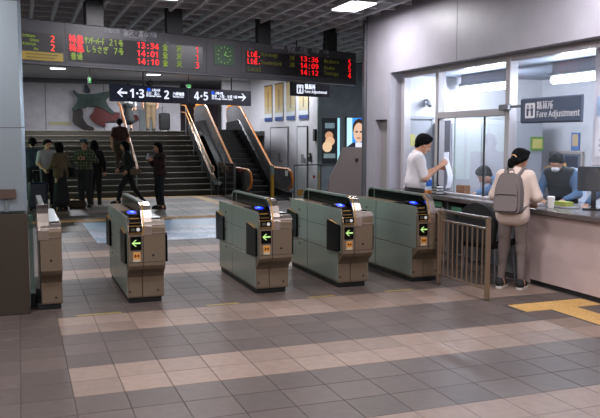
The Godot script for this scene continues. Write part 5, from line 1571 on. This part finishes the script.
func build_hall() -> void:
	# relief artwork on the landing wall
	var a := thing("wall_relief", "large wall relief of green, red and brown shapes above the stairs", "artwork", W(2.05, 0, 27.97))
	var shapes := [
		["green_shape", Color(0.19, 0.27, 0.25), [[-0.22, 3.38], [-0.05, 3.24], [0.25, 3.22], [0.62, 3.24], [0.95, 3.3], [1.32, 3.36], [1.38, 3.25], [1.05, 3.02], [1.15, 2.8], [1.45, 2.55], [1.3, 2.52], [1.0, 2.68], [0.75, 2.78], [0.35, 2.82], [0.0, 2.72], [-0.2, 2.58], [-0.28, 2.68], [-0.08, 2.92], [-0.05, 3.1], [-0.2, 3.26]], 0.16],
		["blue_peak", Color(0.14, 0.17, 0.27), [[0.22, 3.28], [0.24, 3.55], [0.3, 3.58], [0.46, 3.36], [0.44, 3.26]], 0.08],
		["red_shape", Color(0.40, 0.08, 0.08), [[0.62, 2.8], [0.95, 2.66], [1.4, 2.6], [1.75, 2.56], [2.25, 2.5], [2.3, 2.3], [1.7, 2.3], [1.1, 2.28], [0.95, 2.26], [1.0, 2.06], [0.84, 2.12], [0.62, 2.16], [0.45, 2.3], [0.36, 2.42], [0.52, 2.58]], 0.13],
		["brown_shape", Color(0.20, 0.165, 0.16), [[-0.22, 2.68], [0.12, 2.68], [0.1, 2.4], [0.28, 2.14], [0.56, 2.04], [0.55, 1.92], [0.36, 1.92], [-0.02, 2.06], [-0.26, 2.24]], 0.1],
	]
	for s in shapes:
		var p := PackedVector2Array()
		for q in s[2]:
			p.append(Vector2(q[0] * (0.86 if q[0] > 0.0 and s[0] != "red_shape" else 0.9 if s[0] == "red_shape" else 1.0), q[1]))
		part(s[0], prism(rounded(p, 0.06, 3), 0.0, s[3]), grained("relief_" + s[0], s[1], 0.6, 0.0, 0.3, 0.03, 1.0), a)
	# scroll banners on the poster wall
	for i in 4:
		var im := Image.create(48, 128, false, Image.FORMAT_RGB8)
		for y in 128:
			for x in 48:
				var c := Color(0.62, 0.5, 0.28) if y < 44 else Color(0.62, 0.53, 0.36) if y < 78 else Color(0.62, 0.57, 0.46)
				if i > 1: c = c.lerp(Color(0.62, 0.62, 0.55), 0.4)
				if y > 100: c = Color(0.66, 0.68, 0.7)
				if y > 114: c = Color(0.1, 0.18, 0.4) if (x * 7 + y * 3) % 11 < 8 else Color(0.3, 0.4, 0.6)
				if absi(x - 24) < 4 and y > 20 and y < 90 and (y * 5) % 13 < 8 and (x + y) % 5 < 4: c = Color(0.22, 0.16, 0.1)
				im.set_pixel(x, y, c)
		var dd := 24.45 - i * 1.13
		var bn := thing("banner", "tan %s hanging scroll banner with blue foot on the white wall" % ["farthest", "second farthest", "third", "nearest"][i], "banner", W(7.97, 2.83, dd), -PI / 2, "scroll banners on the white wall")
		part("cloth", card(0.8, 1.2), picture("banner_%d" % i, im, 0.0, 0.8), bn)
		part("top_bar", pipe([Vector3(-0.42, 0.6, 0.0), Vector3(0.42, 0.6, 0.0)], 0.018, 8), mat("banner_bar", Color(0.3, 0.24, 0.16), 0.5), bn)
		part("backing", box(Vector3(0.8, 1.2, 0.008), 0.0, Vector3(0, 0, -0.008)), mat("banner_back", Color(0.55, 0.5, 0.42), 0.8), bn)
	# doors and boxes on the poster wall
	for q in [[23.3, 1.7, "wide flush white double door in the poster wall"], [21.15, 0.8, "narrow flush white door with lever in the poster wall"]]:
		var d := thing("flush_door", q[2], "door", W(7.97, 0, q[0]), -PI / 2)
		part("leaf", box(Vector3(q[1], 1.98, 0.02), 0.004, Vector3(0, 1.0, 0)), mat("door_white", Color(0.74, 0.73, 0.75), 0.55), d)
		for sx: float in [-1.0, 1.0]:
			part("edge", box(Vector3(0.03, 2.02, 0.03), 0.0, Vector3(sx * (q[1] / 2 + 0.015), 1.01, 0)), mat("joint_grey", Color(0.3, 0.3, 0.31), 0.7), d)
		part("edge", box(Vector3(q[1] + 0.06, 0.03, 0.03), 0.0, Vector3(0, 2.01, 0)), mat("joint_grey", Color(0.3, 0.3, 0.31), 0.7), d)
		part("handle", box(Vector3(0.03, 0.16, 0.04), 0.004, Vector3(0.3, 1.0, 0.02)), mat("grey_metal", Color(0.5, 0.5, 0.52), 0.4, 0.8), d)
		part("plate", box(Vector3(0.22, 0.26, 0.012), 0.0, Vector3(0.05, 1.05, 0.012)), mat("door_plate", Color(0.5, 0.5, 0.5), 0.5), d)
	var ic := thing("intercom", "small dark intercom box on the white wall beside the narrow door", "intercom", W(7.96, 1.1, 20.5), -PI / 2)
	part("case", box(Vector3(0.14, 0.26, 0.04), 0.006), mat("grey_dark", Color(0.13, 0.13, 0.14), 0.5), ic)
	part("button", box(Vector3(0.05, 0.05, 0.02), 0.004, Vector3(0, 0.05, 0.025)), mat("label_white", Color(0.8, 0.8, 0.78), 0.6), ic)
	var sp := thing("wall_box", "dark grey wall box high at the corner beside the adverts", "box", W(7.97, 1.75, 20.12), -PI / 2)
	part("case", box(Vector3(0.16, 0.34, 0.06), 0.006), mat("grey_dark", Color(0.13, 0.13, 0.14), 0.5), sp)
	part("grille", box(Vector3(0.12, 0.2, 0.01), 0.0, Vector3(0, 0.03, 0.032)), mat("grey_mid", Color(0.25, 0.26, 0.27), 0.5), sp)
	struct("trim_6", block(7.92, 8.02, 0, 3.6, 19.72, 19.82, 0.01), mat("trim_teal", Color(0.36, 0.42, 0.43), 0.35, 0.4))
	# lit adverts on the far wall
	for q in [[8.3, 1.58, 0.56, 1.3, "dance"], [9.17, 1.82, 0.74, 0.84, "face"]]:
		var w := 80
		var h := 120
		var im := Image.create(w, h, false, Image.FORMAT_RGB8)
		for y in h:
			for x in w:
				var u := float(x) / w
				var v := float(y) / h
				var c: Color
				if q[4] == "face":
					c = Color(0.2, 0.56, 0.9) if u < 0.55 else Color(0.06, 0.38, 0.84)
					if u < 0.22: c = Color(0.75, 0.92, 0.98)
					if Vector2((u - 0.5) / 0.27, (v - 0.36) / 0.33).length() < 1.0: c = Color(0.2, 0.14, 0.1)
					if Vector2((u - 0.5) / 0.23, (v - 0.5) / 0.34).length() < 1.0: c = Color(0.85, 0.70, 0.60)
					if absf(v - 0.47) < 0.025 and (absf(u - 0.4) < 0.05 or absf(u - 0.6) < 0.05): c = Color(0.2, 0.12, 0.1)
					if absf(v - 0.68) < 0.02 and absf(u - 0.5) < 0.08: c = Color(0.65, 0.35, 0.32)
					if v > 0.84 and absf(u - 0.5) < (v - 0.7) * 1.8: c = Color(0.12, 0.14, 0.2) if absf(u - 0.5) > 0.14 else Color(0.85, 0.85, 0.88)
				else:
					c = Color(0.05, 0.07, 0.09)
					if u > 0.86: c = Color(0.62, 0.85, 0.9)
					if Vector2((u - 0.4) / 0.22, (v - 0.38) / 0.09).length() < 1.0: c = Color(0.75, 0.55, 0.42)
					if Vector2((u - 0.45) / 0.26, (v - 0.50) / 0.1).length() < 1.0: c = Color(0.82, 0.66, 0.52)
					if Vector2((u - 0.3) / 0.26, (v - 0.62) / 0.12).length() < 1.0: c = Color(0.85, 0.72, 0.58)
					if absf(v - 0.16) < 0.06 and u > 0.15 and u < 0.7 and (x * 3) % 11 < 6: c = Color(0.55, 0.65, 0.7)
					if absf(v - 0.82) < 0.05 and u > 0.1 and u < 0.75 and (x * 5 + y) % 9 < 5: c = Color(0.6, 0.7, 0.72)
				im.set_pixel(x, y, c)
		var ad := thing("light_box", "lit advert with pale figures on black at the far wall" if q[4] == "dance" else "lit advert with a face on bright blue at the far wall", "advert", W(q[0], q[1], 19.72))
		part("case", box(Vector3(q[2] + 0.06, q[3] + 0.06, 0.06), 0.008, Vector3(0, 0, -0.035)), mat("advert_case", Color(0.5, 0.52, 0.54), 0.4, 0.5), ad)
		part("lit_print", card(q[2], q[3]), picture("advert_" + q[4], im, 1.25), ad)
		var l := AreaLight3D.new()
		l.name = "light"
		l.area_size = Vector2(q[2], q[3])
		l.light_color = Color(0.6, 0.8, 1.0) if q[4] == "face" else Color(0.8, 0.85, 0.85)
		l.light_energy = 0.35
		l.shadow_enabled = true
		l.set("area_range", 20.0)
		l.position = Vector3(0, 0, 0.03)
		l.rotation.y = PI
		ad.add_child(l)
	# grey partition in front of the adverts
	var pt := thing("partition", "tall grey brown partition board with curved left side behind the gates", "partition", W(6.9, 0, 15.0))
	part("board", prism(PackedVector2Array([Vector2(-0.62, 0.06), Vector2(0.42, 0.06), Vector2(0.42, 1.46), Vector2(-0.3, 1.46), Vector2(-0.34, 1.36), Vector2(-0.44, 1.12), Vector2(-0.56, 0.9), Vector2(-0.62, 0.76), Vector2(-0.66, 0.5)]), -0.03, 0.03), mat("partition", Color(0.50, 0.465, 0.455), 0.6), pt)
	part("label_plate", box(Vector3(0.07, 0.07, 0.008), 0.0, Vector3(0.02, 1.18, 0.034)), mat("grey_dark", Color(0.13, 0.13, 0.14), 0.5), pt)
	for x: float in [-0.45, 0.3]:
		part("foot", box(Vector3(0.06, 0.06, 0.5), 0.01, Vector3(x, 0.03, 0)), mat("pilaster", Color(0.38, 0.38, 0.40), 0.35, 0.6), pt)
	# bollards and a low glass fence by the escalator
	for q in [[6.12, 18.45, 0.95, "yellow bollard with grey top between the escalator sides"], [7.75, 19.2, 1.0, "yellow bollard with grey top beside the advert corner"]]:
		var b := thing("bollard", q[3], "bollard", W(q[0], 0, q[1]), 0.0, "yellow bollards")
		part("post", pipe([Vector3(0, 0, 0), Vector3(0, 0.72, 0)], 0.05, 12), mat("bollard_yellow", Color(0.55, 0.42, 0.06), 0.5), b)
		part("top", pipe([Vector3(0, 0.72, 0), Vector3(0, q[2], 0)], 0.055, 12), mat("bollard_grey", Color(0.42, 0.46, 0.44), 0.4), b)
		part("base_ring", pipe([Vector3(0, 0, 0), Vector3(0, 0.03, 0)], 0.1, 12), mat("grey_dark", Color(0.13, 0.13, 0.14), 0.5), b)
	var gf := thing("glass_fence", "low glass fence with a dark rail right of the escalator", "fence", W(7.26, 0, 18.85))
	for i in 2:
		part("pane", box(Vector3(0.36, 0.8, 0.012), 0.002, Vector3(-0.19 + i * 0.38, 0.48, 0)), glass("fence_glass", Color(0.6, 0.68, 0.66), 0.14), gf)
	for i in 3:
		part("post", box(Vector3(0.03, 0.95, 0.03), 0.004, Vector3(-0.38 + i * 0.38, 0.475, 0)), mat("pilaster", Color(0.38, 0.38, 0.40), 0.35, 0.6), gf)
	part("rail", box(Vector3(0.8, 0.03, 0.04), 0.006, Vector3(0, 0.94, 0)), mat("grey_dark", Color(0.13, 0.13, 0.14), 0.5), gf)
	part("red_sticker", box(Vector3(0.07, 0.07, 0.004), 0.0, Vector3(0.18, 0.62, 0.009)), mat("notice_red", Color(0.5, 0.1, 0.1), 0.6), gf)
	part("yellow_sticker", box(Vector3(0.5, 0.16, 0.004), 0.0, Vector3(-0.05, 0.2, 0.009)), mat("bollard_yellow", Color(0.55, 0.42, 0.06), 0.5), gf)
	# kiosk front on the left of the stair hall, out of the picture; the steel of the gates mirrors it
	var k := thing("kiosk_window", "pale green lit shop window on the left side of the stair hall", "shop window", W(-1.57, 0, 19.2), PI / 2)
	part("lit_pane", box(Vector3(3.8, 1.9, 0.02), 0.0, Vector3(0, 1.35, 0)), glow("kiosk_green", Color(0.72, 0.95, 0.82), 1.0), k)
	for i in 4:
		part("window_bar", box(Vector3(0.06, 2.0, 0.05), 0.006, Vector3(-1.95 + i * 1.3, 1.35, 0.01)), mat("pilaster", Color(0.38, 0.38, 0.40), 0.35, 0.6), k)
	part("dado", box(Vector3(3.96, 0.4, 0.05), 0.006, Vector3(0, 0.2, 0.01)), mat("grey_mid", Color(0.25, 0.26, 0.27), 0.5), k)
	var kl := AreaLight3D.new()
	kl.name = "light"
	kl.area_size = Vector2(3.8, 1.9)
	kl.light_color = Color(0.85, 0.98, 0.9)
	kl.light_energy = KIOSK_LIGHT
	kl.shadow_enabled = true
	kl.set("area_range", 30.0)
	kl.position = Vector3(0, 1.35, 0.05)
	kl.rotation.y = PI
	k.add_child(kl)


const KIOSK_LIGHT := 1.6
const CEILING_LIGHT := 7.8
const HALL_LIGHT := 16.0


func _ready() -> void:
	# camera
	var cam := Camera3D.new()
	cam.name = "viewpoint"
	cam.position = Vector3(0, 1.65, 0)
	cam.rotation = Vector3(-atan(70.5 / 748.6), -deg_to_rad(20.48), 0)
	cam.fov = rad_to_deg(2.0 * atan(209.0 / 748.6))
	cam.near = 0.05
	cam.far = 200.0
	add_child(cam)
	# sky and exposure
	var we := WorldEnvironment.new()
	we.name = "environment"
	var env := Environment.new()
	env.background_mode = Environment.BG_COLOR
	env.background_color = Color(0.0, 0.0, 0.0)
	env.tonemap_mode = Environment.TONE_MAPPER_LINEAR
	env.tonemap_exposure = 1.0
	env.sdfgi_enabled = true
	env.ssao_enabled = true
	env.ssil_enabled = true
	we.environment = env
	add_child(we)
	rng.seed = 4
	# lamps of the hall ceiling
	for d: float in [14.5, 10.05, 5.6, 1.2, -3.2]:
		for x: float in [-3.4, -0.75, 1.9, 4.58, 7.25, 9.9]:
			if x > 5.0 and d < 12.0 or d > 12.0 and x < 5.0:
				continue
			var seen := absf(d - 10.05) < 0.1 and x > 1.0 and x < 5.0
			lamp("ceiling_lamp", "bright square lamp in the ceiling lattice near the fare office wall" if seen and x > 4.0 else "ceiling lamp in the lattice above the gates" if seen else "ceiling lamp over the hall, hidden or out of the picture", W(x, 3.54, d), Vector2(0.38, 0.7), Color(0.99, 0.975, 1.0), CEILING_LIGHT, 6.0, "lamps in the ceiling lattice")
	for q in [[1.15, 23.8, "left"], [4.2, 25.0, "middle"], [5.85, 24.6, "right"], [7.25, 21.0, "poster wall"]]:
		lamp("hall_lamp", "small flat lamp on the stair hall ceiling, the %s one" % q[2], W(q[0], 3.73, q[1]), Vector2(0.42, 0.18), Color(0.95, 0.97, 1.0), HALL_LIGHT * (0.55 if q[0] > 7.0 else 1.1), 5.0, "lamps on the stair hall ceiling")
	build_shell()
	build_floor()
	build_gates()
	build_counter()
	build_office()
	build_boards()
	build_stairs()
	build_hall()
	build_people()
